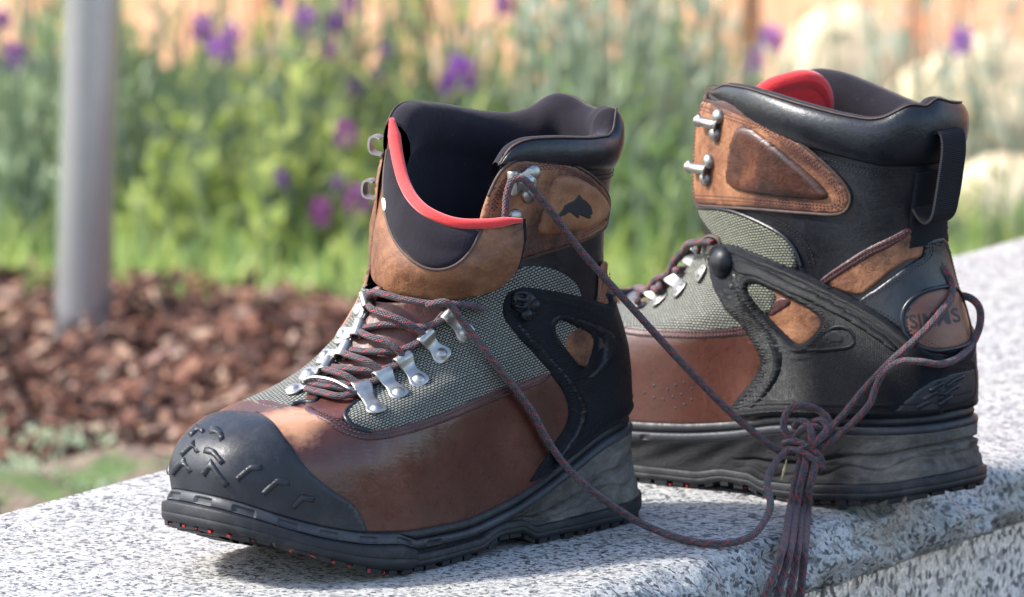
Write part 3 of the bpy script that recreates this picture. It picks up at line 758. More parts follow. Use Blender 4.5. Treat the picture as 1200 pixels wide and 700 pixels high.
def slab():
    t0, t1, n = -1.4, 4.6, 900
    t = np.concatenate([np.linspace(t0, -.5, 60), np.linspace(-.5, .9, 620), np.linspace(.9, t1, 120)]); t = np.unique(t)
    # cross-section rows: far bottom, far top edge, top..., near edge (rough split), front face, bottom
    nz = np.random.default_rng(3)
    def rough(sz, amp):
        k = np.hanning(sz); k /= np.sqrt((k ** 2).sum()); return np.convolve(nz.normal(size=len(t) + sz * 2), k, 'same')[sz:sz + len(t)] * amp
    rows = []
    def R(q, z): rows.append(E_DIR * t[:, None] + Q_DIR * (np.broadcast_to(q, t.shape))[:, None] + np.array([0, 0, 1.0]) * (np.broadcast_to(z, t.shape))[:, None])
    R(Q_FAR, -.05); R(Q_FAR, -.004); R(Q_FAR + .001, -.001); R(Q_FAR + .004, 0)
    for q in np.linspace(Q_FAR + .03, Q_NEAR - .03, 10): R(q, 0.0)
    e = rough(25, .0014) + rough(7, .0004)
    R(Q_NEAR - .014 + e, 0.0); R(Q_NEAR - .005 + e, -.0006)
    for (dq, z, am) in ((.0005, -.0030, .0010), (.004, -.0075, .0018), (.0065, -.012, .0020), (.008, -.017, .0022), (.0085, -.022, .0022), (.0075, -.027, .0020), (.0045, -.031, .0014), (0.0, -.034, .0008)):
        R(Q_NEAR + dq + e * .8 + rough(9, am) + rough(31, am), z + rough(15, .0009))
    R(Q_NEAR - .02, -.036); R(Q_NEAR - .05, -.05)
    o = strip_loft(np.array(rows), M['granite'], 'granite_slab', None, flip=True)
    tag(o, 'speckled grey granite slab with a rough split front edge, under both boots', 'stone slab')
    o2 = mesh_obj('granite_wall', *box_along(t0, t1, Q_FAR + .03, Q_NEAR - .004, -.62, -.0365), M['granite_face'])
    tag(o2, 'rough granite wall face below the overhanging slab, lower right', 'wall')
def box_along(t0, t1, q0, q1, z0, z1):
    V = [E_DIR * t + Q_DIR * q + np.array([0, 0, z]) for t in (t0, t1) for q in (q0, q1) for z in (z0, z1)]
    return V, [(0, 1, 3, 2), (4, 6, 7, 5), (0, 4, 5, 1), (2, 3, 7, 6), (1, 5, 7, 3), (0, 2, 6, 4)]
slab()
ZG = -.22
def ground_mats():
    k = NT('dark_soil'); o = k.coord(); n = k.noise(o, 30, 8, .7)
    M['soil'] = k.done(k.ramp(n, [(.3, (.030, .018, .013)), (.7, (.085, .050, .036))]), .9, k.bump(n, .8, .02))
    k = NT('bark_chip'); o = k.coord('Object')
    g = k.n('ObjectInfo'); geo = k.n('NewGeometry')
    r = geo.outputs['Random Per Island']
    c = k.ramp(r, [(0, (.015, .006, .005)), (.25, (.075, .028, .017)), (.5, (.155, .06, .036)), (.7, (.24, .105, .063)), (.85, (.33, .175, .11)), (.95, (.50, .35, .25)), (1, (.26, .13, .11))])
    n = k.noise(k.mapping(o, (1, 1, 1)), 120, 6, .7); c = k.mix(.6, c, k.ramp(n, [(.3, .4), (.7, 1.2)]), 'MULTIPLY')
    M['bark'] = k.done(c, .75, k.bump(n, .7, .004), spec=.4)
    k = NT('mossy_stone_edging'); o = k.coord(); n = k.noise(o, 14, 7, .65); f = k.noise(o, 90, 6, .7)
    c = k.mix(k.ramp(n, [(.44, 0.0), (.56, 1.0)]), k.ramp(f, [(.3, (.10, .065, .05)), (.7, (.26, .19, .14))]), k.ramp(f, [(.3, (.03, .06, .015)), (.7, (.13, .20, .05))]))
    M['mossy'] = k.done(c, .9, k.bump(f, .8, .008))
    k = NT('green_ground_cover'); o = k.coord(); n = k.noise(o, 18, 7, .7)
    M['turf'] = k.done(k.ramp(n, [(.3, (.06, .10, .03)), (.55, (.13, .20, .07)), (.75, (.26, .30, .15))]), .85, k.bump(n, .8, .02))
ground_mats()
tag(mesh_obj('ground', [(-60, -20, ZG - .06), (60, -20, ZG - .06), (60, 90, ZG - .06), (-60, 90, ZG - .06)], [(0, 1, 2, 3)], M['soil']), kind='structure')
tag(mesh_obj('planting_bed', [(-4, 2.10, ZG - .03), (5, 2.10, ZG - .03), (5, 4.0, ZG - .03), (-4, 4.0, ZG - .03)], [(0, 1, 2, 3)], M['turf']), kind='structure')
# mossy edging strip between slab and mulch
def heightfield(name, x0, x1, y0, y1, nx, ny, zf, mat):
    X, Y = np.meshgrid(np.linspace(x0, x1, nx), np.linspace(y0, y1, ny)); Z = zf(X, Y)
    V = np.stack([X, Y, Z], -1).reshape(-1, 3); F = [(i * nx + j, i * nx + j + 1, (i + 1) * nx + j + 1, (i + 1) * nx + j) for i in range(ny - 1) for j in range(nx - 1)]
    return mesh_obj(name, V, F, mat)
def wob(X, Y, sc, amp, seed=0):
    return amp * (np.sin(X * sc + seed) * np.cos(Y * sc * 1.3 + seed * 2) + .5 * np.sin(X * sc * 2.3 + Y * sc * 1.9 + seed) + .3 * np.sin(X * sc * 4.7 - Y * sc * 3.9))
tag(heightfield('moss_strip', -1.6, 1.0, .75, 1.41, 120, 60, lambda X, Y: ZG - .01 + wob(X, Y, 24, .008) + .015 * (Y > 1.2), M['mossy']), kind='structure')
def chips():
    g = np.random.default_rng(11); V = []; F = []
    n = 24000
    for i in range(n):
        x = g.uniform(-1.05, 1.0); y = g.uniform(1.36, 2.17)
        if g.random() < .06: y = g.uniform(1.2, 1.4)
        l = g.uniform(.005, .019) * (1 + .5 * (g.random() < .12)); w = l * g.uniform(.3, .75); h = g.uniform(.0015, .005)
        base = ZG + .012 * math.sin(x * 9 + y * 5) + g.uniform(-.028, .010)
        m = Matrix.Rotation(g.uniform(0, 6.28), 3, 'Z') @ Matrix.Rotation(g.normal(0, .5), 3, 'X') @ Matrix.Rotation(g.normal(0, .45), 3, 'Y')
        o = len(V); k1, k2 = g.uniform(.5, 1, 2); sk = g.uniform(-.3, .3)
        for (a, b, c) in ((-1, -k1, -1), (1, -k2, -1), (1 + sk, k2, -1), (-1 + sk, k1, -1), (-.9, -k1 * .8, 1), (.85, -k2 * .8, 1), (.85 + sk, k2 * .85, 1), (-.9 + sk, k1 * .8, 1)):
            p = m @ Vector((a * l / 2, b * w / 2, c * h / 2)); V.append((x + p.x, y + p.y, base + p.z))
        F += [(o, o + 3, o + 2, o + 1), (o + 4, o + 5, o + 6, o + 7), (o, o + 1, o + 5, o + 4), (o + 1, o + 2, o + 6, o + 5), (o + 2, o + 3, o + 7, o + 6), (o + 3, o, o + 4, o + 7)]
    ob = mesh_obj('bark_mulch', V, F, M['bark'], smooth=False)
    tag(ob, 'loose reddish brown bark chips covering the bed behind the slab', 'bark mulch', kind='stuff')
chips()
# ------------------------------------------------------------------ left boot (in front, toe turned to the camera)
def make_boot(px, X, Y, th, side, label):
    th = math.radians(th); f = np.array([-math.cos(th), -math.sin(th), 0]); l = np.array([-f[1], f[0], 0])
    root = empty('hiking_boot', label, 'boot', 'pair of boots on the granite slab')
    return Boot(at_height(*px) - f * X / 100 - l * Y / 100, th, side, root)
def upper_mesh(b, a_in, a_out, s_open):
    """the black leather upper, left open in front between the two eyestays above s_open"""
    W = NA + 1; F = []
    for k, f in enumerate(b.F):
        i, j = divmod(k, NA); s = b.s[i]; a = b.a[j]
        if s > s_open and a_in < a < a_out: continue
        F.append(f)
    return mesh_obj('upper', b.V, F, M['black'], b.root)
def rim_from_pixels(b, near, far, a_side):
    """height of the collar rim over the base ring, from where the photograph shows the rim"""
    a = np.linspace(-math.pi, math.pi, 361); P, N = b.ev(np.ones_like(a), a)
    nx = N.copy(); nx[:, 2] = 0; nx /= np.linalg.norm(nx, axis=1)[:, None]
    q = project(b.to_world(P - nx * .001))
    dep = ((b.to_world(P) - CAM) @ RM.T)[:, 2]; k = dep / FPX * 100 / math.cos(PITCH)
    isn = (a > 0) & (a < a_side)
    nr = np.array(near, float); fr = np.array(far, float)
    yn = np.interp(q[:, 0], nr[:, 0], nr[:, 1]); yf = np.interp(q[:, 0], fr[:, 0], fr[:, 1])
    r = np.where(isn, (q[:, 1] - yn) * k, (q[:, 1] - yf) * k)
    r = np.clip(r, -1.0, 3.0)
    ker = np.hanning(15); ker /= ker.sum(); r = np.convolve(np.concatenate([r[-21:-1], r, r[1:21]]), ker, 'same')[20:-20]
    return lambda aa: np.interp((np.asarray(aa) + math.pi) % (2 * math.pi) - math.pi, a, r)

A = make_boot((488, 675), 18.2, 5.5, 45, 1, 'brown and black leather hiking boot in front, red trimmed tongue folded open, fish emblem on its cuff')
A_OUT = A.pick(577, 222)[1] if True else .8
print('A_OUT', A_OUT); A_IN = -.78
upper_mesh(A, A_IN, A_OUT, .64)
build_sole(A)

# vamp and toe cap run round the toe: outer outline mirrored on the inner side
def round_panel(b, name, edge_px, mat, s_low=0.0, a_back=None, **kw):
    E = b.sa(edge_px)                      # from the back end of the outer side to the front middle
    a_b = E[0, 1] if a_back is None else a_back
    bot = [(s_low, x) for x in np.linspace(-a_b, a_b, 24)]
    poly = np.vstack([E, (E * [1, -1])[::-1], bot])
    return panel(b, name, None, mat, raw=poly, **kw)
def creases(V2, d, P):
    x = P[:, 0] * 100; y = P[:, 1] * 100; z = P[:, 2] * 100
    w = np.zeros(len(x))
    for (x0, sl, am, wd) in ((20.6, .25, .05, .16), (19.7, .32, .06, .2), (18.6, .42, .05, .2), (17.2, .5, .04, .25), (21.5, .2, .03, .15)):
        w -= am * np.exp(-((x - x0 + sl * (np.abs(y) - 2) + .15 * np.sin(y * 2.1 + x0)) / wd) ** 2) * np.clip((z - 3.6) / 2.5, 0, 1)
    w += .012 * np.sin(x * 2.1 - z * 1.7)
    return w
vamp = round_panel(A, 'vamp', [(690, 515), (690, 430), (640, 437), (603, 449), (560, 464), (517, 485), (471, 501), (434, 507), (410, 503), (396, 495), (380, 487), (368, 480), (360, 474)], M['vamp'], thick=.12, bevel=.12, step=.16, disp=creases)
toe_cap = round_panel(A, 'toe_cap', [(430, 627), (423, 606), (412, 590), (394, 579), (371, 562), (351, 541), (338, 521), (325, 502), (311, 491), (296, 486)], M['toe_rubber'], thick=.16, bevel=.2, step=.16, edge=.6, base=.10)
chev = [[(226, 515), (235, 506), (242, 511)], [(248, 510), (256, 509), (263, 520)], [(217, 536), (231, 523), (236, 533)], [(243, 530), (254, 533), (264, 545)],
        [(208, 555), (221, 542), (228, 553)], [(242, 556), (251, 545), (269, 568)], [(279, 562), (295, 549), (307, 549)], [(308, 578), (324, 564), (338, 566)], [(342, 594), (353, 582), (366, 585)], [(204, 528), (200, 543), (203, 556)]]
def vee(c, w=4.2):
    p = np.array(c, float); n = []
    for i in range(2):
        t = p[i + 1] - p[i]; t /= np.linalg.norm(t); n.append(np.array([-t[1], t[0]]))
    m = n[0] + n[1]; m /= max(m @ n[0], .55)
    return [tuple(q) for q in (p[0] + n[0] * w, p[1] + m * w, p[2] + n[1] * w, p[2] - n[1] * w, p[1] - m * w, p[0] - n[0] * w)]
for c in chev: panel(A, 'chevron', vee(c, 2.6 if c[1][0] < 240 else 3.4), M['lug'], thick=.16, bevel=.12, base=.24, smooth=0, step=.1, edge=.3, parent=toe_cap)
# rows of stitching along the vamp's upper seam, and the dark folded seam band they run on
seam = [(640, 436), (603, 452), (560, 468), (517, 489), (471, 505), (434, 511), (409, 507), (391, 498), (372, 488)]
sq = px_metric(A, seam)
panel(A, 'seam_band', [(645, 428), (603, 446), (560, 461), (517, 482), (471, 498), (434, 504), (411, 500), (390, 490), (366, 478), (355, 480), (374, 491), (392, 503), (409, 514), (434, 518), (471, 511), (517, 496), (560, 477), (603, 460), (645, 445)], M['vamp_seam'], thick=.07, bevel=.06, base=.10, step=.15)
for dy in (-4, 0, 5):
    stitch_line(A, px_metric(A, [(x, y + dy) for x, y in seam]), .21, .19, M['thread_brown'], vamp)

# red brown lower tongue under the laces
panel(A, 'tongue_base', [(369, 487), (392, 497), (408, 492), (420, 470), (450, 448), (480, 425), (505, 392), (535, 360), (560, 335), ('p', .72, .25), ('p', .72, -.25), (452, 330), (440, 352), (425, 380), (398, 420), (372, 448), (352, 470)], M['tongue_low'], thick=.10, bevel=.25, base=.02)

# woven mesh side, outer and inner
mesh_px = [(408, 499), (404, 491), (407, 483), (415, 474), (440, 452), (465, 431), (489, 403), (513, 374), (530, 352), (560, 330), (590, 322), (605, 314), (625, 311), (646, 314), (662, 322), (674, 332), (680, 345), (690, 380), (676, 430), (640, 440), (603, 450), (560, 465), (517, 486), (471, 502), (434, 508)]
side_mesh = panel(A, 'mesh_panel', mesh_px, M['mesh'], uvside=True, thick=.13, bevel=.12, base=.05, step=.2)
panel(A, 'mesh_panel', [(372, 476), (358, 472), (340, 478), (325, 484), ('p', .30, -.9), ('p', .28, -1.4), ('p', .36, -1.9), ('p', .62, -1.7), ('p', .70, -1.1), (440, 336), (436, 352), (424, 378), (402, 412), (382, 437), (370, 458)], M['mesh'], uvside=True, thick=.10, bevel=.12, base=.0, step=.18)
# blue-black bound edge of the mesh by the laces
def edge_tube(b, px, r, mat, name, off=.12, parent=None, mirror=False, sq_=1.0):
    q = resample(px_metric(b, px), .15, closed=False)
    if mirror: q = q * [-1, 1]
    P, N = b.ev(q[:, 1] / KS, q[:, 0] / KA)
    return tube(P + N * off / 100, r / 100, mat, name, parent or b.root, n=8, squash=sq_)
edge_tube(A, [(434, 507), (412, 502), (404, 492), (408, 481), (440, 451), (465, 430), (489, 402), (513, 373), (535, 347)], .14, M['black'], 'bound_edge')
edge_tube(A, [(342, 477), (357, 473), (371, 474), (373, 462), (384, 440), (404, 414), (426, 380), (437, 354)], .13, M['black'], 'bound_edge')

# tan heel panel, seen through the clip window and above the clip
panel(A, 'heel_panel', [(700, 312), (706, 305), (713, 310), ('p', .565, 2.6), ('p', .40, 2.75), (690, 432), (672, 428), (657, 408), (662, 390), (676, 384), (700, 350)], M['tan'], thick=.10, bevel=.12, base=.13)
hp = [(660, 396), (672, 386), (684, 375), (697, 350), (702, 320)]
for dx in (-3, 3): stitch_line(A, px_metric(A, [(x + dx + 4, y) for x, y in hp]), .2, .24, M['thread_brown'], A.root)

# moulded heel clip with its window
clip_px = [(586, 366), (587, 354), (592, 343), (602, 337), (617, 335), (654, 340), (686, 349), (711, 359), ('p', .50, 2.45), ('p', .47, 2.75), ('p', .45, 3.14), ('p', .22, 3.2), ('p', .03, 3.2), ('p', .02, 2.9), (730, 494), (700, 512), (664, 537), (640, 553), (615, 569), (626, 552), (645, 523), (660, 502), (665, 482), (660, 462), (645, 441), (630, 424), (614, 405), (597, 386), (588, 375)]
win_px = [(646, 387), (648, 377), (656, 375), (674, 385), (690, 394), (690, 406), (682, 431), (676, 430), (666, 414), (652, 400)]
def clip_disp(V2, d, P): return .10 * np.exp(-((d - .30) / .10) ** 2) + .05 * np.exp(-((d - .72) / .07) ** 2)
clip = panel(A, 'heel_clip', clip_px, M['clip'], thick=.22, bevel=.22, base=.10, holes=[win_px], step=.15, disp=clip_disp, edge=.2)
panel(A, 'heel_clip', clip_px, M['clip'], thick=.22, bevel=.22, base=.10, holes=[win_px], step=.25, disp=clip_disp, edge=.2, mirror=True)
# raised smooth rib that runs down the clip's front edge, and the triangular relief with a small emblem
panel(A, 'clip_rib', [(640, 372), (652, 366), (676, 373), (703, 385), (716, 395), (712, 424), (690, 445), (680, 443), (700, 425), (702, 398), (690, 390), (674, 381), (655, 371), (645, 376), (645, 390), (664, 417), (676, 434), (672, 436), (655, 413), (641, 393)], M['clip_plain'], thick=.10, bevel=.08, base=.30, parent=clip)
panel(A, 'clip_rib', [(600, 372), (618, 392), (640, 417), (662, 440), (682, 470), (683, 492), (672, 514), (650, 540), (642, 545), (664, 513), (675, 492), (673, 472), (655, 445), (634, 421), (612, 397), (597, 379)], M['clip_plain'], thick=.09, bevel=.10, base=.30, parent=clip)
panel(A, 'fish_emblem', [(693, 398), (697, 394), (701, 397), (704, 405), (702, 409), (698, 408), (695, 413), (692, 415), (693, 407)], M['print_dark'], thick=.05, bevel=.05, base=.30, smooth=1, step=.08, parent=clip)
# lace hook moulded at the clip's top corner
hook = panel(A, 'lace_hook', [(595, 358), (597, 342), (606, 337), (618, 340), (626, 350), (626, 366), (616, 375), (606, 370)], M['clip_plain'], thick=.3, bevel=.3, base=.25, parent=clip)
panel(A, 'lace_hook', [(593, 359), (595, 341), (601, 338), (614, 341), (612, 356), (606, 363), (599, 361)], M['clip_plain'], thick=.22, bevel=.1, base=.5, holes=[[(599, 343), (607, 345), (606, 348), (599, 346)], [(597, 352), (605, 354), (603, 358), (597, 356)]], step=.08, smooth=1, parent=clip)
for q_ in ((619, 357), (610, 368)):
    p, n = A.ev(*A.pick(*q_)); dome(p + n * .0045, n, .36, .28, M['clip_plain'], 'clip_stud', clip, rim=False)

# cuff panel of tan leather with the raised emblem pad
cuff_px = [(560, 262), (571, 228), (583, 205), (594, 193), (609, 186), (631, 183), (652, 186), (676, 196), (695, 209), (709, 227), (713, 244), (708, 263), (696, 274), (676, 283), (650, 291), (624, 299), (600, 306), (575, 310), (558, 300)]
cuff = panel(A, 'cuff_panel', cuff_px, M['tan'], thick=.14, bevel=.10, base=.05, stitch=[(.36, .21), (.54, .21)], stitch_mat=M['thread_brown'])
edge_tube(A, [(571, 230), (583, 204), (594, 192), (609, 185), (631, 182), (652, 185), (676, 195), (695, 208), (709, 227), (713, 244), (708, 264), (696, 275), (676, 284), (650, 292), (624, 300), (606, 306)], .085, M['tan_edge'], 'raw_edge', off=.12, parent=cuff)
panel(A, 'cuff_band', [(568, 245), (580, 216), (592, 200), (609, 190), (631, 187), (652, 190), (676, 200), (692, 211), (704, 226), (700, 226), (688, 215), (672, 207), (650, 199), (630, 200), (612, 205), (600, 215), (588, 235), (575, 258)], M['vamp_seam'], thick=.03, bevel=.05, base=.16, parent=cuff)
panel(A, 'cuff_panel', cuff_px, M['tan'], thick=.14, bevel=.10, base=.05, mirror=True, step=.25)
pad = panel(A, 'emblem_pad', [(646, 209), (654, 204), (671, 206), (689, 215), (703, 229), (708, 244), (701, 258), (684, 267), (656, 273), (633, 276), (626, 272), (631, 257), (638, 230)], M['tan_pad'], thick=.36, bevel=.55, base=.14, parent=cuff, edge=.1)
fish = [(393, 388), (389, 362), (392, 340), (404, 325), (420, 305), (430, 288), (432, 276), (448, 265), (470, 256), (488, 246), (500, 228), (512, 210), (524, 236), (546, 248), (564, 268), (576, 292), (581, 318), (575, 328), (563, 325), (575, 340), (566, 348), (545, 341), (522, 329), (502, 323), (514, 338), (504, 345), (484, 330), (468, 312), (452, 312), (436, 330), (420, 330), (408, 345), (404, 372)]
fish = [(560 + x * 160 / 747, 180 + y * 150 / 700) for x, y in fish]
def pad_h(V2, d, P): return 0 * d
panel(A, 'fish_emblem', fish, M['print_black'], thick=.02, bevel=.02, base=.505, smooth=1, step=.07, parent=cuff, edge=.9)

# eyestay strip on the inner side, left of the tongue
est = panel(A, 'eyestay', None, M['tan'], raw=[(.60, -.60), (.70, -.70), (.80, -.745), (.99, -.76), (.99, -1.15), (.80, -1.15), (.60, -1.0)], thick=.14, bevel=.10, base=.06)
# padded collar and lining
A_near = [(580, 212), (586, 188), (595, 173), (616, 164), (650, 162), (690, 163), (712, 160), (722, 142)]
A_far = [(455, 150), (462, 132), (470, 124), (482, 120), (520, 124), (560, 132), (600, 135), (622, 129), (640, 115), (655, 111), (672, 115), (690, 127), (702, 132), (712, 126), (722, 130)]
rimA = rim_from_pixels(A, A_near, A_far, 2.45)
def rollA(a):
    a = np.asarray(a) % (2 * math.pi); k = np.clip((np.minimum(a, 2 * math.pi - a) - .8) / 1.6, 0, 1)
    return .5 + 1.3 * k ** 1.5
collar(A, A_OUT - .02, 2 * math.pi + A_IN, rimA, rollA, A.root, bulge=.5)
# stitch rows under the collar roll
for ds in (.0, .016):
    aa = np.linspace(A_OUT + .1, math.pi + .6, 60); sv = 1 - rollA(aa) / 21 - .02 - ds
    stitch_line(A, np.stack([aa * KA, sv * KS], 1), .21, .05, M['thread'], A.root)

# tongue: a padded sheet that has flopped forward and outward, red piping along its upper edge
rim_t = [(460, 141, -2.9), (463, 162, -2.4), (467, 187, -1.6), (474, 214, -.5), (486, 236, .8), (505, 252, 2.1), (535, 263, 3.3), (570, 264, 4.2), (598, 261, 4.75), (613, 260, 5.0)]
bot_t = [(433, 262, -3.9), (432, 302, -3.4), (437, 328, -2.2), (455, 342, -.3), (480, 349, 1.2), (512, 352, 2.5), (550, 349, 3.6), (585, 338, 4.3), (606, 316, 4.9), (614, 284, 5.15)]
Tr = spline(np.array([A.at_y(*q) for q in rim_t]), .002); Bt = spline(np.array([A.at_y(*q) for q in bot_t]), .002)
def tongue_grid(nr=40, nc=70, inner=0.0):
    tr = resample(Tr, np.linalg.norm(np.diff(Tr, axis=0), axis=1).sum() / (nc - 1), False)[:nc]; bt = resample(Bt, np.linalg.norm(np.diff(Bt, axis=0), axis=1).sum() / (nc - 1), False)[:nc]
    u = np.linspace(0, 1, nc)[None, :, None]; v = np.linspace(0, 1, nr)[:, None, None]
    out = np.array([.80, .58, -.05])
    bul = (np.sin(np.pi * v) ** .8) * (np.sin(np.pi * u) ** .7) * .0115 + np.sin(np.pi * np.clip(v * 3, 0, 1)) * .001
    fold = .0016 * np.sin(v * 9 + u * 4) * np.sin(np.pi * v) * np.sin(np.pi * u)
    G = tr[None] * (1 - v) + bt[None] * v + out * (bul + fold)
    return G - out * inner
TG = tongue_grid()
tongue = mesh_obj('tongue', TG.reshape(-1, 3), [(i * 70 + j, i * 70 + j + 1, i * 70 + 71 + j, i * 70 + 70 + j) for i in range(39) for j in range(69)], M['tongue'], A.root, np.stack(np.broadcast_arrays(np.linspace(0, 2, 70)[None], np.linspace(0, 1, 40)[:, None]), -1).reshape(-1, 2))
TI = tongue_grid(inner=.009); TI[0] = TG[0] + (TI[0] - TG[0]) * .8
mesh_obj('tongue_lining', TI.reshape(-1, 3), [(i * 70 + j, i * 70 + 70 + j, i * 70 + 71 + j, i * 70 + j + 1) for i in range(39) for j in range(69)], M['lining'], tongue)
Tsh = Sheet(A, TG)
if Tsh.Nn[20, 35] @ np.array([.8, .58, 0]) < 0: Tsh.Nn *= -1
darkp = panel(Tsh, 'tongue_patch', [(461, 165), (468, 195), (476, 220), (488, 240), (507, 257), (535, 268), (563, 269), (556, 282), (545, 300), (528, 312), (508, 315), (488, 306), (470, 288), (457, 262), (452, 235), (452, 205), (456, 175)], M['lining'], thick=.12, bevel=.3, base=.01, parent=tongue, step=.14)
def sheet_tube(sh, px, r, mat, name, off, parent):
    q = resample(px_metric(sh, px), .15, closed=False); P, N = sh.ev(q[:, 1] / KS, q[:, 0] / KA)
    return tube(P + N * off / 100, r / 100, mat, name, parent, n=8)
sheet_tube(Tsh, [(455, 176), (451, 205), (451, 235), (456, 263), (469, 290), (487, 308), (508, 317), (529, 314), (546, 302), (557, 284), (564, 270)], .085, M['tan_edge'], 'patch_edge', .06, tongue)
panel(Tsh, 'white_print', [(450, 232), (454, 233), (455, 243), (453, 249), (451, 244)], M['print_white'], thick=.02, bevel=.02, base=.13, smooth=1, step=.06, parent=tongue)
np_ = len(Tr); rr = .0030 * np.clip(np.minimum(np.arange(np_) + 3, np_ - np.arange(np_) + 2) / 8, .4, 1) * np.linspace(1.15, .8, np_)
tube(Tr + np.array([0.0015, .001, .001]), rr, M['red'], 'red_piping', tongue, n=12, squash=1.0)
# stitched edge of the tongue leather
for k_ in (2,):
    P = TG[k_ + 1]; N = Tsh.Nn[k_ + 1]

# lace loops: outer row then inner row
outer = [((440, 483), (425, 464)), ((467, 464), (450, 447)), ((490, 448), (473, 428)), ((516, 417), (498, 399)), ((543, 391), (525, 371))]
inner = [((345, 461), (366, 455)), ((362, 442), (385, 437)), ((383, 421), (406, 417)), ((404, 396), (424, 391)), ((424, 368), (435, 357))]
LO = [eyelet(A, *q) for q in outer]; LI = [eyelet(A, *q) for q in inner]
# cuff hooks
def cuff_hook(b, base, tip, px_r, mat=None, parent=None):
    """speed hook: tab with two rivets and a bent claw that catches the lace"""
    ob, c, n, d = eyelet(b, base, tip, width=1.0, off=.3, name='lace_hook', mat=mat)
    for r_ in px_r:
        p, nn = b.ev(*b.pick(*r_)); dome(p + nn * .0024, nn, .42, .24, mat or M['metal'], 'rivet', ob, rim=False)
    return ob, c
hk = cuff_hook(A, (616, 211), (596, 213), [(622, 202), (616, 228)], M['metal'])
p, n = A.ev(*A.pick(601, 253)); dome(p + n * .0024, n, .4, .24, M['metal'], 'rivet', A.root, rim=False)
# hooks on the inner cuff, in profile against the garden
for (x, y) in ((449, 178), (443, 235)):
    s_, a_ = A.pick(x + 2, y); a_ = min(a_, A_IN - .03); p, n = A.ev(s_, a_)
    q = np.array([(0, 0), (.5, .05), (.62, .3), (.55, .62), (.3, .7), (.1, .62)])
    fw = np.array([.5, -.3, 0]); fw /= np.linalg.norm(fw); up = np.array([0, 0, 1.0])
    pth = np.array([p + n * .0015 + (n * q_[0] * 1.1 + up * (q_[1] - .35) * 1.3) / 100 for q_ in q])
    V = []; F = []
    pth = spline(pth, .0008); tg = np.cross(n, up); tg /= np.linalg.norm(tg)
    for i_, pp in enumerate(pth):
        t_ = pth[min(i_ + 1, len(pth) - 1)] - pth[max(i_ - 1, 0)]; t_ /= np.linalg.norm(t_); nn_ = np.cross(t_, tg)
        for (c_, h_) in ((-1, 1), (1, 1), (1, -1), (-1, -1)): V.append(pp + tg * c_ * .0036 + nn_ * h_ * .00055)
    for i_ in range(len(pth) - 1):
        for k_ in range(4): F.append((i_ * 4 + k_, i_ * 4 + (k_ + 1) % 4, i_ * 4 + 4 + (k_ + 1) % 4, i_ * 4 + 4 + k_))
    F += [(3, 2, 1, 0), tuple(range(len(V) - 4, len(V)))]
    mesh_obj('lace_hook', V, F, M['metal'], A.root, smooth=False)

# lacing
LR = .205
def over(b, pts, lift=.35):
    """pixels with a lift (cm) off the boot surface -> local points"""
    out = []
    for q in pts:
        p, n = b.ev(*b.pick(q[0], q[1])); out.append(p + n * (q[2] if len(q) > 2 else lift) / 100)
    return np.array(out)
lac = bpy.data.objects.new('lacing', None); link(lac, A.root)
def strand(b, pts, parent, name='lace_strand', r=LR):
    return tube(spline(over(b, pts), .0015), r / 100, M['lace'], name, parent, n=10, squash=.85)
# lower (straight) strands then the diagonals over them
for s_ in ([(376, 456, .35), (400, 459, .5), (425, 459, .5), (446, 450, .40)], [(394, 436, .35), (415, 441, .5), (445, 441, .5), (468, 431, .4)],
           [(416, 415, .35), (440, 418, .5), (470, 414, .5), (492, 402, .4)], [(432, 388, .35), (460, 384, .5), (495, 385, .5), (520, 374, .4)],
           [(361, 463, .35), (380, 470, .45), (400, 474, .45), (424, 466, .4)], [(359, 457, .5), (378, 462, .55), (400, 466, .6), (420, 468, .4)]):
    strand(A, s_, lac)
for s_ in ([(437, 360, .45), (450, 371, .75), (475, 382, .85), (498, 396, .5)], [(426, 393, .45), (440, 403, .8), (460, 412, .85), (474, 425, .5)],
           [(407, 419, .45), (418, 428, .8), (435, 436, .85), (449, 444, .5)], [(383, 440, .45), (395, 449, .8), (410, 456, .85), (425, 462, .5)]):
    strand(A, s_, lac)
strand(A, [(437, 350, .3), (450, 345, .8), (475, 352, 1.0), (500, 357, 1.15), (524, 357, 1.2), (545, 358, .8), (562, 362, .4)], lac)
# metal bar across the lowest laces
tube(spline(over(A, [(358, 461, .7), (375, 461, .95), (395, 466, 1.0), (412, 473, .8)]), .002), .0010, M['metal'], 'lace_bar', A.root, n=8)
# ------------------------------------------------------------------ right boot (behind, heel towards the camera)
A.root['label'] = 'front boot of the pair, red-edged tongue folded open, black fish emblem on its cuff'
B = make_boot((985, 600), 3.4, 4.2, -42, -1, 'rear boot of the pair, heel to the camera, dark brown cuff pad and pull strap')
B_OUT, B_IN = .42, -.75
upper_mesh(B, B_IN, B_OUT, .66)
build_sole(B)
frontA = [('p', *q) for q in A.sa([(471, 501), (434, 507), (410, 503), (396, 495), (380, 487), (368, 480), (360, 474)])]
capA = [('p', *q) for q in A.sa([(430, 627), (423, 606), (412, 590), (394, 579), (371, 562), (351, 541), (338, 521), (325, 502), (311, 491), (296, 486)])]
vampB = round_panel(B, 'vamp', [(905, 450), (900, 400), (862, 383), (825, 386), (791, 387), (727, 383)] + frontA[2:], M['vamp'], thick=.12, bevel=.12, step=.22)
capB = round_panel(B, 'toe_cap', capA, M['toe_rubber'], thick=.2, bevel=.28, step=.3, edge=.25, base=.04)
seamB = [(885, 384), (862, 389), (825, 392), (791, 393), (727, 389)]
panel(B, 'seam_band', [(890, 378), (862, 381), (825, 384), (791, 385), (727, 381), (727, 394), (791, 397), (825, 397), (862, 394), (890, 392)], M['vamp_seam'], thick=.07, bevel=.06, base=.10)
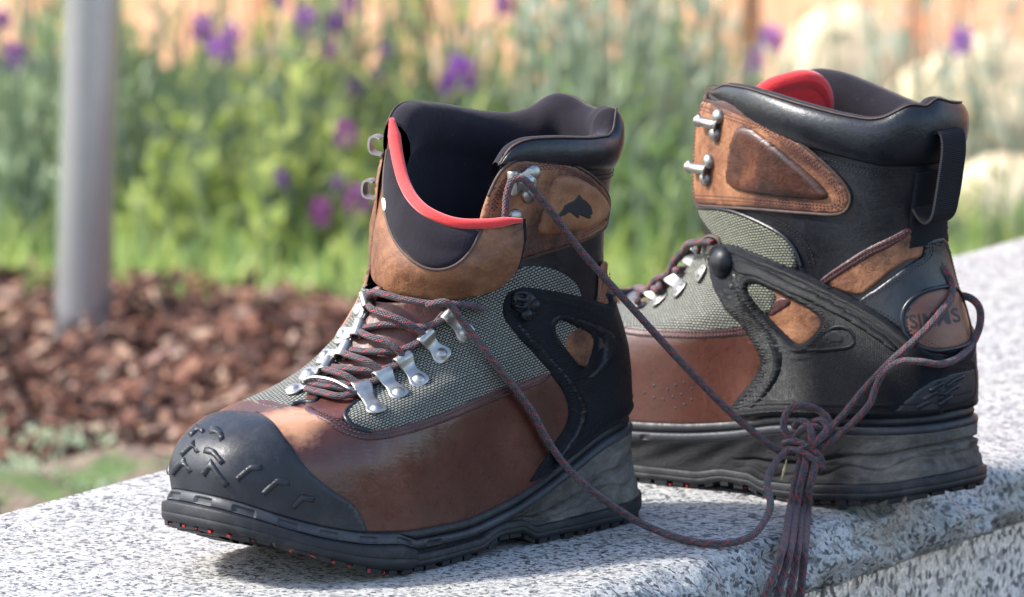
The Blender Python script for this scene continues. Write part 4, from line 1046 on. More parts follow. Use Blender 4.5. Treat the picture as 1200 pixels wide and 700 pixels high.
for dy in (-3, 2): stitch_line(B, px_metric(B, [(x, y + dy) for x, y in seamB]), .21, .19, M['thread_brown'], vampB)
for (x, y) in ((803, 448), (793, 451), (812, 455), (784, 456), (768, 452), (800, 462), (790, 465), (779, 468), (812, 468), (803, 474), (768, 466), (757, 460), (793, 478)):
    p, n = B.ev(*B.pick(x, y)); dome(p + n * .0011, n, .085, .03, M['print_black'], 'vent_hole', vampB, rim=False, seg=10)

meshB = [(705, 385), (712, 362), (735, 357), (762, 347), (788, 330), (812, 308), (828, 290), (840, 300), (860, 330), (890, 380), (862, 385), (825, 388), (791, 389), (727, 385)]
panel(B, 'mesh_panel', meshB, M['mesh'], uvside=True, thick=.13, bevel=.12, base=.05, step=.2)
panel(B, 'mesh_panel', meshB, M['mesh'], uvside=True, thick=.13, bevel=.12, base=.05, step=.3, mirror=True)
lobeB = [(819, 244), (835, 243), (860, 248), (880, 256), (910, 271), (929, 288), (936, 308), (930, 318), (903, 305), (872, 300), (845, 284), (830, 265)]
panel(B, 'mesh_panel', lobeB, M['mesh_dark'], uvside=True, thick=.10, bevel=.12, base=.04)
edge_tube(B, [(820, 243), (850, 243), (882, 254), (913, 270), (932, 288), (940, 312)], .10, M['black'], 'bound_edge', off=.1)
for d_ in (7, 13): stitch_line(B, px_metric(B, [(850 + d_ * .5, 243 - d_ * .2), (884 + d_ * .6, 254 - d_ * .4), (915 + d_ * .7, 269 - d_ * .5), (935 + d_, 288 - d_ * .2), (943 + d_, 312)]), .2, .04, M['thread'], B.root)

heel_px = [(962, 329), (981, 315), (1014, 293), (1047, 278), (1066, 266), (1082, 262), (1082, 303), (1063, 303), (1041, 321), (1022, 336), (1008, 347), (985, 341)]
hpB = panel(B, 'heel_panel', heel_px, M['tan'], thick=.10, bevel=.14, base=.03)
panel(B, 'heel_panel', [(876, 333), (905, 335), (940, 350), (968, 372), (964, 390), (945, 406), (930, 404), (905, 382), (900, 364)], M['tan'], thick=.08, bevel=.12, base=.03)
panel(B, 'mesh_panel', [(872, 330), (890, 328), (905, 338), (914, 350), (902, 372), (888, 355)], M['mesh_dark'], uvside=True, thick=.10, bevel=.10, base=.10)
panel(B, 'heel_band', [(905, 372), (897, 362), (908, 350), (925, 348), (930, 356), (915, 364)], M['vamp_seam'], thick=.06, bevel=.06, base=.10, parent=hpB)
panel(B, 'heel_band', [(958, 330), (981, 313), (1014, 291), (1047, 276), (1066, 264), (1066, 274), (1047, 288), (1014, 304), (981, 326), (970, 334)], M['vamp_seam'], thick=.06, bevel=.06, base=.10, parent=hpB)
for d_ in (2, 7): stitch_line(B, px_metric(B, [(964, 326 + d_), (981, 314 + d_), (1014, 292 + d_), (1047, 277 + d_), (1064, 267 + d_)]), .2, .17, M['thread_brown'], hpB)
# black leather piece that frames the brown heel patch
frame_px = [(1000, 356), (1022, 341), (1045, 325), (1066, 309), (1085, 297), ('p', .60, 3.0), ('p', .60, 3.4), ('p', .30, 3.55), ('p', .26, 3.3), (1120, 416), (1090, 412), (1060, 392), (1030, 370)]
fr = panel(B, 'heel_counter', frame_px, M['black'], thick=.12, bevel=.12, base=.06, stitch=[(.25, .2), (.42, .2)], stitch_mat=M['thread'])
s_t, a_t = B.pick(1094, 342); s_b, a_b2 = B.pick(1092, 409); s_l, a_l = B.pick(1060, 377)
pc_a = math.pi - .04; pc_s = (s_t + s_b) / 2
ra = (pc_a - a_l); rs = abs(s_t - s_b) / 2 * 1.04
ell = [(pc_s + rs * math.sin(t) * (1.0 if math.sin(t) > 0 else 1.05), pc_a + ra * math.copysign(abs(math.cos(t)) ** .85, math.cos(t))) for t in np.linspace(0, 2 * math.pi, 26, endpoint=False)]
patch = panel(B, 'heel_patch', None, M['heel_patch'], raw=ell, thick=.12, bevel=.12, base=.08, parent=fr)
ell2 = np.array([(pc_s + rs * 1.06 * math.sin(t), pc_a + ra * 1.06 * math.copysign(abs(math.cos(t)) ** .85, math.cos(t))) for t in np.linspace(0, 2 * math.pi, 60)])
Pq, Nq = B.ev(ell2[:, 0], ell2[:, 1]); tube(Pq + Nq * .0018, .0012, M['black'], 'patch_edge', fr, n=8)
def surface_text(b, txt, s_c, a_c, size, mat, parent, off, name='lettering', sx=1.0):
    cu = bpy.data.curves.new('txt', 'FONT'); cu.body = txt; cu.size = 1.0; cu.align_x = 'CENTER'; cu.align_y = 'CENTER'; cu.resolution_u = 4; cu.offset = .018
    ob = bpy.data.objects.new('txt', cu); COL.objects.link(ob)
    me = bpy.data.meshes.new_from_object(ob.evaluated_get(bpy.context.evaluated_depsgraph_get()))
    V = np.array([tuple(v.co) for v in me.vertices]); F = [tuple(p.vertices) for p in me.polygons]
    bpy.data.objects.remove(ob); bpy.data.curves.remove(cu); bpy.data.meshes.remove(me)
    P0, _ = b.ev(np.array([s_c, s_c + .01, s_c]), np.array([a_c, a_c, a_c + .05]))
    ks = .01 / (np.linalg.norm(P0[1] - P0[0]) * 100); ka = .05 / (np.linalg.norm(P0[2] - P0[0]) * 100)
    P, N = b.ev(s_c + V[:, 1] * size * ks, a_c + V[:, 0] * size * ka * sx)
    return mesh_obj(name, P + N * off / 100, F, mat, parent, smooth=False)
surface_text(B, 'SIMMS', pc_s, pc_a - .10, 1.02, M['print_dark'], patch, .215)

clipB = [(833, 300), (838, 290), (850, 285), (870, 288), (900, 301), (927, 312), (954, 324), (981, 338), (1008, 352), (1036, 369), (1063, 391), (1082, 408), (1100, 416), ('p', .20, 3.1), ('p', .20, 3.35), ('p', .02, 3.35), ('p', .015, 3.0), (1120, 488), (1085, 496), (1040, 499), (980, 494), (920, 487), (880, 490), (852, 490), (862, 470), (883, 447), (894, 428), (891, 413), (878, 393), (862, 371), (847, 350), (836, 328)]
winB = [(877, 335), (888, 330), (915, 343), (940, 356), (957, 366), (965, 376), (962, 385), (952, 396), (941, 404), (933, 402), (916, 386), (900, 368), (885, 350)]
cB = panel(B, 'heel_clip', clipB, M['clip'], thick=.22, bevel=.22, base=.10, holes=[winB], step=.15, disp=clip_disp, edge=.2)
panel(B, 'heel_clip', clipB, M['clip'], thick=.22, bevel=.22, base=.10, holes=[winB], step=.28, disp=clip_disp, edge=.2, mirror=True)
panel(B, 'clip_rib', [(866, 300), (895, 310), (925, 324), (955, 339), (985, 355), (1015, 374), (1042, 394), (1058, 412), (1050, 414), (1030, 398), (1005, 381), (975, 364), (945, 350), (915, 336), (890, 323), (868, 322), (862, 312)], M['clip'], thick=.12, bevel=.10, base=.28, parent=cB)
panel(B, 'clip_rib', [(868, 318), (880, 345), (898, 372), (916, 396), (923, 420), (918, 442), (902, 464), (880, 484), (873, 484), (896, 458), (908, 438), (911, 420), (905, 401), (888, 376), (870, 350), (860, 322)], M['clip_plain'], thick=.10, bevel=.09, base=.28, parent=cB)
panel(B, 'clip_rib', [(955, 399), (975, 381), (995, 380), (1008, 392), (1006, 408), (985, 411), (960, 413), (930, 413), (932, 408), (960, 408), (985, 406), (1001, 404), (1003, 394), (993, 385), (977, 386), (960, 401)], M['clip_plain'], thick=.08, bevel=.06, base=.28, step=.1, parent=cB)
panel(B, 'fish_emblem', [(968, 397), (970, 391), (977, 389), (983, 386), (990, 391), (993, 397), (990, 402), (984, 400), (977, 402), (973, 404), (974, 398)], M['print_black'], thick=.05, bevel=.05, base=.30, smooth=1, step=.08, parent=cB)
p, n = B.ev(*B.pick(853, 308)); dome(p + n * .003, n, .85, .62, M['clip_plain'], 'clip_boss', cB, rim=False, seg=28)
p, n = B.ev(*B.pick(862, 336)); dome(p + n * .003, n, .16, .08, M['print_black'], 'clip_stud', cB, rim=False)
# heel wing with moulded bars
wing = panel(B, 'heel_wing', None, M['lug'], raw=[(.015, 2.62), (.05, 2.68), (.105, 2.80), (.14, 2.92), (.155, 3.08), (.155, 3.35), (.13, 3.5), (.06, 3.6), (.015, 3.65)], thick=.14, bevel=.18, base=.22, parent=cB)
b_cap = .34
for (s_, a_) in ((.115, 2.97), (.085, 2.92), (.055, 2.87), (.125, 3.10), (.095, 3.08), (.06, 3.04)):
    Pm = [('p', s_ - .014, a_ - .05), ('p', s_, a_), ('p', s_ + .012, a_ + .06)]
    chevron(B, Pm, M['lug'], wing, wid=.12, hgt=.14)
b_cap = .16

cuffB = [(833, 117), (851, 112), (877, 120), (903, 138), (936, 164), (966, 190), (988, 212), (998, 230), (994, 245), (981, 251), (947, 248), (891, 243), (840, 240), (817, 238), ('p', B.pick(812, 228)[0], B_OUT - .03), ('p', B.pick(818, 190)[0], B_OUT - .03), ('p', B.pick(826, 150)[0], B_OUT - .03), ('p', B.pick(834, 122)[0], B_OUT - .02)]
cfB = panel(B, 'cuff_panel', cuffB, M['tan'], thick=.14, bevel=.10, base=.05, stitch=[(.34, .21), (.52, .21)], stitch_mat=M['thread_brown'])
panel(B, 'cuff_panel', cuffB, M['tan'], thick=.14, bevel=.10, base=.05, mirror=True, step=.28)
edge_tube(B, [(828, 134), (834, 116), (851, 111), (877, 119), (903, 137), (936, 163), (966, 189), (988, 211), (999, 230), (994, 246), (981, 252), (947, 249), (891, 244), (840, 241), (817, 239), (810, 230)], .085, M['tan_edge'], 'raw_edge', off=.12, parent=cfB)
panel(B, 'cuff_band', [(833, 122), (851, 117), (876, 125), (901, 143), (934, 169), (964, 195), (985, 217), (990, 230), (984, 236), (976, 222), (956, 203), (926, 177), (896, 153), (872, 138), (850, 135), (836, 140)], M['vamp_seam'], thick=.03, bevel=.05, base=.16, parent=cfB)
panel(B, 'cuff_band', [(812, 229), (840, 232), (891, 236), (947, 241), (980, 244), (980, 249), (947, 247), (891, 242), (840, 239), (817, 237)], M['vamp_seam'], thick=.03, bevel=.05, base=.16, parent=cfB)
padB = panel(B, 'cuff_pad', [(868, 148), (880, 147), (903, 162), (936, 189), (962, 212), (975, 228), (969, 235), (936, 231), (891, 227), (862, 221), (854, 212), (857, 183), (863, 157)], M['brown_pad'], thick=.28, bevel=.42, base=.14, parent=cfB, edge=.1)
for (k, r1, r2) in (((826, 142), (847, 137), (843, 157)), ((815, 195), (836, 189), (832, 209))):
    p1, n1 = B.ev(*B.pick(*r1)); p2, n2 = B.ev(*B.pick(*r2)); pk, nk = B.ev(*B.pick(k[0] + 6, k[1]))
    mid = (p1 + p2) / 2 + n1 * .003; o_ = B.at_y(*k, (pk[1] * 100) + .1)
    hb = tube(spline(np.array([p1 + n1 * .0025, mid + n1 * .001, p2 + n2 * .0025]), .002), .0032, M['gunmetal'], 'lace_hook', B.root, n=10, squash=.35)
    dome(p1 + n1 * .003, n1, .40, .26, M['gunmetal'], 'rivet', hb, rim=False); dome(p2 + n2 * .003, n2, .40, .26, M['gunmetal'], 'rivet', hb, rim=False)
    tube(spline(np.array([mid, mid * .5 + o_ * .5 + n1 * .003, o_ + n1 * .004]), .001), np.linspace(.0028, .0024, len(spline(np.array([mid, mid * .5 + o_ * .5 + n1 * .003, o_ + n1 * .004]), .001))), M['gunmetal'], 'hook_arm', hb, n=10)
    dome(o_ + n1 * .004, n1 + np.array([.3, 0, 0]), .34, .28, M['gunmetal'], 'hook_cap', hb)

B_near = [(826, 122), (836, 108), (851, 100), (877, 104), (936, 122), (980, 134), (1018, 141), (1035, 139), (1050, 131), (1064, 123), (1078, 124), (1088, 128)]
B_far = [(826, 122), (850, 104), (900, 97), (940, 87), (958, 82), (988, 87), (1021, 100), (1062, 118), (1085, 127), (1091, 118), (1097, 113), (1107, 121)]
rimB = rim_from_pixels(B, B_near, B_far, 2.85)
def rollB(a):
    a = np.asarray(a) % (2 * math.pi); k = np.clip((np.minimum(a, 2 * math.pi - a) - .8) / 1.7, 0, 1)
    return .3 + 2.2 * k ** 1.2
collar(B, B_OUT, 2 * math.pi + B_IN, rimB, rollB, B.root, bulge=.52)
for ds in (.0, .018):
    aa = np.linspace(B_OUT + .15, math.pi - .15, 60); sv = 1 - rollB(aa) / 21 - .022 - ds
    stitch_line(B, np.stack([aa * KA, sv * KS], 1), .21, .05, M['thread'], B.root)

# tongue inside the shaft: only its red backed top shows over the collar
top = spline(np.array([B.at_y(*q) for q in [(892, 118, 2.2), (908, 105, 1.5), (930, 97, .5), (950, 94, -.4), (964, 100, -1.1), (971, 114, -1.6), (972, 132, -1.9)]]), .002)
nt_ = len(top); lowp = np.array([(12.2 - 1.2 * abs(u), -u * 2.4, 13.0) for u in np.linspace(-1, 1, nt_)]) / 100
vg = np.linspace(0, 1, 24)[:, None, None]; TGB = top[None] * (1 - vg) + lowp[None] * vg + np.array([-.5, .1, 0]) * .012 * np.sin(np.pi * vg) + np.array([0, 0, 0])
tB = strip_loft(TGB, M['red_lining'], 'tongue', B.root)
strip_loft(TGB + np.array([.009, 0, .0]), M['lining'], 'tongue_front', tB)
tube(top + np.array([.0035, 0, 0]), .0052, M['red_lining'], 'tongue_edge', tB, n=12)
# lower tongue, lace loops and lacing along the instep
panel(B, 'tongue_base', None, M['tongue_low'], raw=[(.70, .5), (.60, .52), (.50, .48), (.42, .25), (.42, -.25), (.50, -.48), (.60, -.52), (.70, -.5)], thick=.10, bevel=.25, base=.02)
evB = [((826, 322), (815, 303)), ((801, 342), (790, 324)), ((777, 355), (765, 340)), ((752, 363), (740, 351))]
for q in evB: eyelet(B, *q, mat=M['gunmetal'])
lacB = bpy.data.objects.new('lacing', None); link(lacB, B.root)
strand(B, [(842, 283, .3), (828, 288, .9), (812, 300, .75), (800, 312, .9), (786, 324, .7), (774, 334, .9), (760, 343, .7), (748, 348, .9), (735, 354, .7), (716, 360, .8)], lacB, r=.24)
for (s_, sg) in ((.62, 1), (.585, -1), (.55, 1), (.515, -1)):
    Pz, Nz = B.ev(np.linspace(s_, s_ - .03, 7), np.linspace(.55 * sg, -.55 * sg, 7)); tube(spline(Pz + Nz * .006, .002), .002, M['lace'], 'lace_strand', lacB, n=8)
# big top eyelet loop
p, n = B.ev(*B.pick(838, 291)); rgp = [B.at_y(x, y, p[1] * 100 + .35) for x, y in [(818, 297), (822, 283), (832, 277), (842, 281), (844, 290), (836, 299), (830, 302)]]
tube(spline(np.array(rgp), .0015), .0012, M['tan_edge'], 'top_loop', B.root, n=8)
mesh_obj('loop_liner', [B.at_y(x, y, p[1] * 100 + .1) for x, y in [(819, 297), (823, 285), (832, 279), (840, 283), (841, 291), (834, 299)]], [(0, 1, 2, 3, 4, 5)], M['gunmetal'], B.root)

# webbing strap down the back and the pull loop
panel(B, 'back_strap', None, M['webbing'], raw=[(s, a) for s, a in [(.58, pc_a - .26), (.66, pc_a - .25), (.75, pc_a - .24), (.85, pc_a - .24), (.85, pc_a + .24), (.75, pc_a + .24), (.66, pc_a + .25), (.58, pc_a + .26)]], thick=.12, bevel=.06, base=.05, smooth=0)
path = spline(np.array([(.3, 19.1), (-.15, 19.7), (-.6, 19.6), (-.8, 18.8), (-.75, 17.6), (-.65, 16.4), (-.5, 15.5), (-.1, 15.1), (0.3, 15.3), (.7, 15.8)]), .1)
V = []; UVs = []; F = []; L = 0
for i, (x, z) in enumerate(path):
    t_ = path[min(i + 1, len(path) - 1)] - path[max(i - 1, 0)]; t_ /= np.linalg.norm(t_); nn = np.array([-t_[1], t_[0]])
    wdt = .85 + .12 * math.sin(i / len(path) * 3.1)
    for (yy, hh) in ((-wdt, .07), (wdt, .07), (wdt, -.07), (-wdt, -.07)):
        V.append(((x + nn[0] * hh) / 100, (yy + .2 + .9 * (i / len(path))) / 100, (z + nn[1] * hh) / 100)); UVs.append((yy * .2, i * .02))
for i in range(len(path) - 1):
    for k in range(4): F.append((i * 4 + k, i * 4 + (k + 1) % 4, i * 4 + 4 + (k + 1) % 4, i * 4 + 4 + k))
mesh_obj('pull_loop', V, F, M['webbing'], B.root, UVs, smooth=False)
# ------------------------------------------------------------------ the long lace: tied in a knot between the boots
def on_boot(b, px, py, lift):
    o, d = b.lray(px, py); hit = b.bvh.ray_cast(Vector(o), Vector(d))
    if hit[0] is not None:
        p = np.array(hit[0]); return b.to_world(p - d * lift / 100)
    k = int(np.argmin(((b.px - (px, py)) ** 2).sum(1))); w = b.to_world(b.V[k]); t = (w - CAM) @ RM[2]
    r = ray(px, py); return CAM + r * (t / (r @ RM[2])) - r * lift / 100
def on_q(px, py, q):
    r = ray(px, py); t = (q - CAM @ Q_DIR) / (r @ Q_DIR); return CAM + r * t
def blend_depth(pts, w0, w1):
    """pixels along a taut span between two world points: depth runs straight from one to the other"""
    d0 = (w0 - CAM) @ RM[2]; d1 = (w1 - CAM) @ RM[2]; q = np.array(pts, float)
    L = np.concatenate([[0], np.cumsum(np.linalg.norm(np.diff(q, axis=0), axis=1))]); L /= L[-1]
    out = []
    for (x, y), u in zip(q, L):
        r = ray(x, y); dep = 1 / ((1 - u) / d0 + u / d1); out.append(CAM + r * dep / (r @ RM[2]))
    return np.array(out)
knot_c = on_boot(B, 942, 516, 2.2)
lace_root = empty('knotted_lace', 'long purple grey lace with red flecks, knotted between boots and trailing over slab edge', 'shoelace', loc=tuple(knot_c))
def wl(path, name='lace_strand', r=.0021, mat=None):
    return tube(spline(np.asarray(path) - knot_c, .0018), r, mat or M['lace'], name, lace_root, n=10, squash=.9)
hookw = A.to_world(hk[1])
up0 = on_boot(A, 592, 250, .6)
wl(np.vstack([[on_boot(A, 591, 268, .5), on_boot(A, 592, 250, .6), on_boot(A, 594, 228, .7), on_boot(A, 600, 212, .9), on_boot(A, 610, 209, 1.05)],
              blend_depth([(618, 214), (645, 247), (675, 287), (705, 322), (738, 358), (772, 396), (810, 437), (850, 478), (885, 508), (912, 528), (930, 530)], on_boot(A, 618, 214, 1.1), knot_c)]))
# the slack strand: down the side of the front boot, along the slab, up to the knot
s2 = [on_boot(A, 500, 358, 1.9), on_boot(A, 524, 355, 2.0), on_boot(A, 540, 375, 1.3), on_boot(A, 557, 396, .95), on_boot(A, 582, 428, .8), on_boot(A, 610, 464, .8), on_boot(A, 626, 487, .8), on_boot(A, 641, 515, .8), on_boot(A, 662, 545, 1.0)]
s2 += [on_boot(A, 690, 572, 2.3), at_height(738, 606, .010), at_height(770, 622, .004), at_height(800, 632, .0023), at_height(830, 637, .0023), at_height(858, 636, .0023), at_height(882, 627, .004)]
s2 += list(blend_depth([(897, 609), (903, 590), (899, 568), (905, 548), (918, 532), (935, 522)], at_height(897, 609, .008), knot_c))
wl(s2)
# ear of the knot
def around(pts): return np.array([knot_c + (RM[0] * (x - 942) - RM[1] * (y - 516)) / 2340 - RM[2] * z / 100 for x, y, z in pts])
wl(around([(938, 525, .2), (925, 515, .4), (917, 498, .5), (922, 482, .4), (936, 474, .2), (955, 478, .0), (970, 489, .1), (974, 503, .4), (962, 514, .6)]))
wl(around([(925, 524, .1), (935, 507, .7), (948, 499, .9), (962, 504, .6), (965, 520, .2), (955, 533, .0), (940, 535, .3)]))
wl(around([(918, 519, .3), (930, 517, .8), (945, 522, 1.1), (958, 533, 1.1), (964, 546, .7), (958, 551, .4)]))
wl(around([(924, 526, .6), (940, 530, 1.2), (955, 541, 1.25), (962, 549, .8)]))
wl(around([(930, 500, .2), (938, 493, .6), (948, 500, 1.0), (950, 516, 1.3), (946, 530, 1.0), (940, 540, .5)]))
wl(around([(954, 494, .2), (962, 492, .5), (969, 500, .8), (962, 512, 1.2), (948, 522, 1.3), (934, 528, .9)]))
# two strands from the knot up round the heel of the rear boot
wl(np.vstack([around([(944, 522, .6), (960, 512, .7)]), [on_boot(B, x, y, l) for x, y, l in [(985, 490, 1.6), (1008, 462, 1.3), (1028, 440, 1.1), (1048, 420, .9), (1066, 404, .8), (1085, 386, .8), (1104, 364, .7), (1115, 348, .6), (1114, 330, .5), (1106, 316, .3), (1099, 308, -.2)]]]))
wl(np.vstack([around([(948, 528, .5), (965, 522, .6), (985, 508, .6)]), [on_boot(B, x, y, l) for x, y, l in [(1005, 490, 1.5), (1020, 472, 1.5), (1027, 452, 1.4), (1038, 435, 1.6), (1056, 424, 1.3), (1078, 424, 1.1), (1102, 427, 1.0), (1122, 420, .9), (1138, 405, .7), (1148, 382, .5), (1148, 362, .4), (1138, 350, .3), (1124, 347, .2), (1112, 352, .0)]]]))
# tails hanging over the slab edge
for i, (x0, x1, x2, dz) in enumerate(((939, 917, 897, 0.0), (945, 926, 911, .35), (951, 935, 925, .1), (957, 943, 938, .4))):
    p = list(around([(x0, 532, .6 + dz), (x0 - 3, 548, .9 + dz), (x0 - 9, 572, 1.0 + dz)]))
    top_w = p[-1]
    for (f_, y_) in ((.35, 600), (.6, 622)):
        x_ = x0 - 9 + (x1 - x0 + 9) * f_; p.append(on_q(x_, y_, Q_NEAR + (.004 if y_ > 610 else -.015) + dz * .004))
    for (x_, y_) in ((x1, 645), ((x1 + x2) / 2, 672), (x2, 700), (x2 - 3, 740), (x2 - 4, 780)): p.append(on_q(x_, y_, Q_NEAR + .016 + dz * .004))
    wl(p)
# ------------------------------------------------------------------ garden behind
def steel():
    k = NT('brushed_steel_post'); o = k.coord(); n = k.noise(k.mapping(o, (1, 1, .02)), 700, 4, .6); m2 = k.noise(o, 30, 4, .6)
    return k.done(k.mix(m2, (.34, .35, .365), (.42, .43, .445)), k.ramp(n, [(.3, .18), (.7, .28)]), k.bump(n, .08, .0006), metallic=.65)
M['steel'] = steel()
def post():
    c = at_height(97, 388, ZG); root = empty('steel_post', 'brushed steel tube post standing in the bark mulch at the far left', 'post', loc=tuple(c))
    r = .0215; n = 40
    V = [(r * math.cos(2 * math.pi * i / n), r * math.sin(2 * math.pi * i / n), z) for z in (-.05, .9) for i in range(n)]
    V = [(x + .012 * (z / .3), y, z) for x, y, z in V]
    F = [(i, (i + 1) % n, n + (i + 1) % n, n + i) for i in range(n)]
    mesh_obj('tube', V, F, M['steel'], root)
    V = [(r * k * math.cos(2 * math.pi * i / n) + .012 * 3, r * k * math.sin(2 * math.pi * i / n), .9 + z) for k, z in ((1.06, 0), (1.06, .008), (.9, .014)) for i in range(n)]
    F = [(j * n + i, j * n + (i + 1) % n, (j + 1) * n + (i + 1) % n, (j + 1) * n + i) for j in range(2) for i in range(n)] + [tuple(range(2 * n, 3 * n))]
    mesh_obj('end_cap', V, F, M['steel'], root)
post()
def timber():
    k = NT('orange_stained_timber'); o = k.coord(); geo = k.n('ObjectInfo')
    g = k.noise(k.mapping(o, (30, 30, 1.6)), 3.0, 6, .65, .5)
    c = k.ramp(g, [(.3, (.62, .29, .165)), (.55, (.74, .38, .23)), (.75, (.80, .46, .30))])
    c = k.mix(.25, c, k.ramp(geo.outputs['Random'], [(0, .7), (1, 1.1)]), 'MULTIPLY')
    return k.done(c, .7, k.bump(g, .4, .004), spec=.3)
M['timber'] = timber()
def fence():
    root = empty('timber_fence', 'orange stained timber board fence behind the flower bed', 'fence', loc=(0, 3.28, ZG)); root.rotation_euler = (0, 0, math.radians(-28))
    w = .168; me = None
    for i in range(-20, 21):
        if me is None:
            b = mesh_obj('board', *bevel_box(w - .006, .022, 1.5), M['timber'], root, smooth=False); me = b.data
        else: b = link(bpy.data.objects.new('board', me), root)
        b.location = (i * w + .055, random.uniform(-.003, .003), .75)
    for z in (.25, 1.2):
        b = mesh_obj('rail', *bevel_box(41 * w, .04, .08), M['timber'], root, smooth=False); b.location = (0, .035, z)
def bevel_box(x, y, z, e=.004):
    V = []
    for sz in (-1, 1):
        for (sx, sy) in ((-1, -1), (1, -1), (1, 1), (-1, 1)):
            V += [(sx * (x / 2 - e), sy * y / 2, sz * z / 2), (sx * x / 2, sy * (y / 2 - e), sz * z / 2)]
    o = [0, 2, 3, 5, 4, 6, 7, 1]; idx = [0, 2, 3, 4, 5, 7, 6, 1]
    ring = [1, 0, 2, 3, 5, 4, 6, 7]
    F = [tuple(ring[::-1]), tuple(r + 8 for r in ring)]
    for i in range(8):
        a, b = ring[i], ring[(i + 1) % 8]; F.append((a, b, b + 8, a + 8))
    return V, F
fence()
def rock(px, py, y, rx, rz, label, seed):
    c = at_depth(px, py, y); g = np.random.default_rng(seed); bm = bmesh.new(); bmesh.ops.create_icosphere(bm, subdivisions=4, radius=1)
    d = g.normal(size=(9, 3)); d /= np.linalg.norm(d, axis=1)[:, None]; h = g.uniform(.72, .98, 9)
    for v in bm.verts:
        p = np.array(v.co); k = 1.0
        for q, hh in zip(d, h):
            e = p @ q
            if e > hh: p = p - q * (e - hh) * .8
        p *= 1 + .03 * math.sin(p[0] * 7 + seed) * math.cos(p[2] * 6) + .015 * math.sin(p[1] * 19 + p[0] * 15)
        v.co = (p[0] * rx, p[1] * rx * .8, p[2] * rz)
    me = bpy.data.meshes.new('rock'); bm.to_mesh(me); bm.free(); me.polygons.foreach_set('use_smooth', [True] * len(me.polygons)); me.materials.append(M['stone'])
    o = link(bpy.data.objects.new('boulder', me)); o.location = c; tag(o, label, 'boulder', 'pale boulders by the fence')
k = NT('pale_limestone'); o_ = k.coord(); n_ = k.noise(o_, 9, 7, .65)
M['stone'] = k.done(k.ramp(n_, [(.3, (.46, .37, .23)), (.5, (.58, .48, .32)), (.7, (.66, .57, .42))]), .85, k.bump(n_, .5, .01))
rock(1000, 115, 2.95, .075, .085, 'rounded cream boulder rising behind the open cuff of the rear boot', 1)
rock(1150, 195, 2.8, .105, .115, 'tall cream boulder to the right of the rear boot pull strap', 2)
rock(1178, 262, 2.55, .055, .06, 'low pale boulder at the right edge just above the slab', 3)

def leafmat(name, c1, c2, trans=.35):
    k = NT(name); geo = k.n('NewGeometry'); c = k.mix(geo.outputs['Random Per Island'], c1, c2)
    d = k.b; k.l(c, d.inputs['Base Color']); d.inputs['Roughness'].default_value = .6; d.inputs['Specular IOR Level'].default_value = .3
    tr = k.n('BsdfTranslucent'); k.l(c, tr.inputs[0]); mx = k.n('MixShader'); mx.inputs[0].default_value = trans
    k.l(d.outputs[0], mx.inputs[1]); k.l(tr.outputs[0], mx.inputs[2]); k.l(mx.outputs[0], k.t.nodes['Material Output'].inputs[0])
    return k.m
M['sage'] = leafmat('sage_leaf', (.27, .37, .21), (.50, .57, .39), .45); M['lime'] = leafmat('lime_leaf', (.28, .37, .08), (.50, .56, .20), .5); M['green'] = leafmat('green_leaf', (.20, .32, .09), (.38, .49, .19), .45)
M['blue'] = leafmat('blue_green_leaf', (.36, .46, .36), (.60, .66, .56), .45); M['stem'] = leafmat('plant_stem', (.22, .30, .20), (.42, .48, .36))
M['purple'] = leafmat('purple_petal', (.10, .025, .17), (.26, .08, .40)); M['violet'] = leafmat('violet_petal', (.28, .09, .42), (.42, .18, .55)); M['magenta'] = leafmat('magenta_petal', (.22, .03, .20), (.38, .10, .36)); M['cream'] = leafmat('cream_petal', (.55, .48, .36), (.72, .68, .58))
def blade(V, F, p, d, l, w, bend, g):
    d = d / np.linalg.norm(d); s = np.cross(d, [0, 0, 1.0]); s /= np.linalg.norm(s) + 1e-9
    rot = g.uniform(0, 6.28); u = np.cross(d, s); s = s * math.cos(rot) + u * math.sin(rot); bd = np.cross(d, s) * bend
    o = len(V)
    for k, ww in ((0, .5), (.4, 1), (.75, .7), (1, .05)):
        q = p + d * l * k + bd * l * k * k; V.append(q - s * w * ww / 2); V.append(q + s * w * ww / 2)
    F += [(o, o + 1, o + 3, o + 2), (o + 2, o + 3, o + 5, o + 4), (o + 4, o + 5, o + 7, o + 6)]
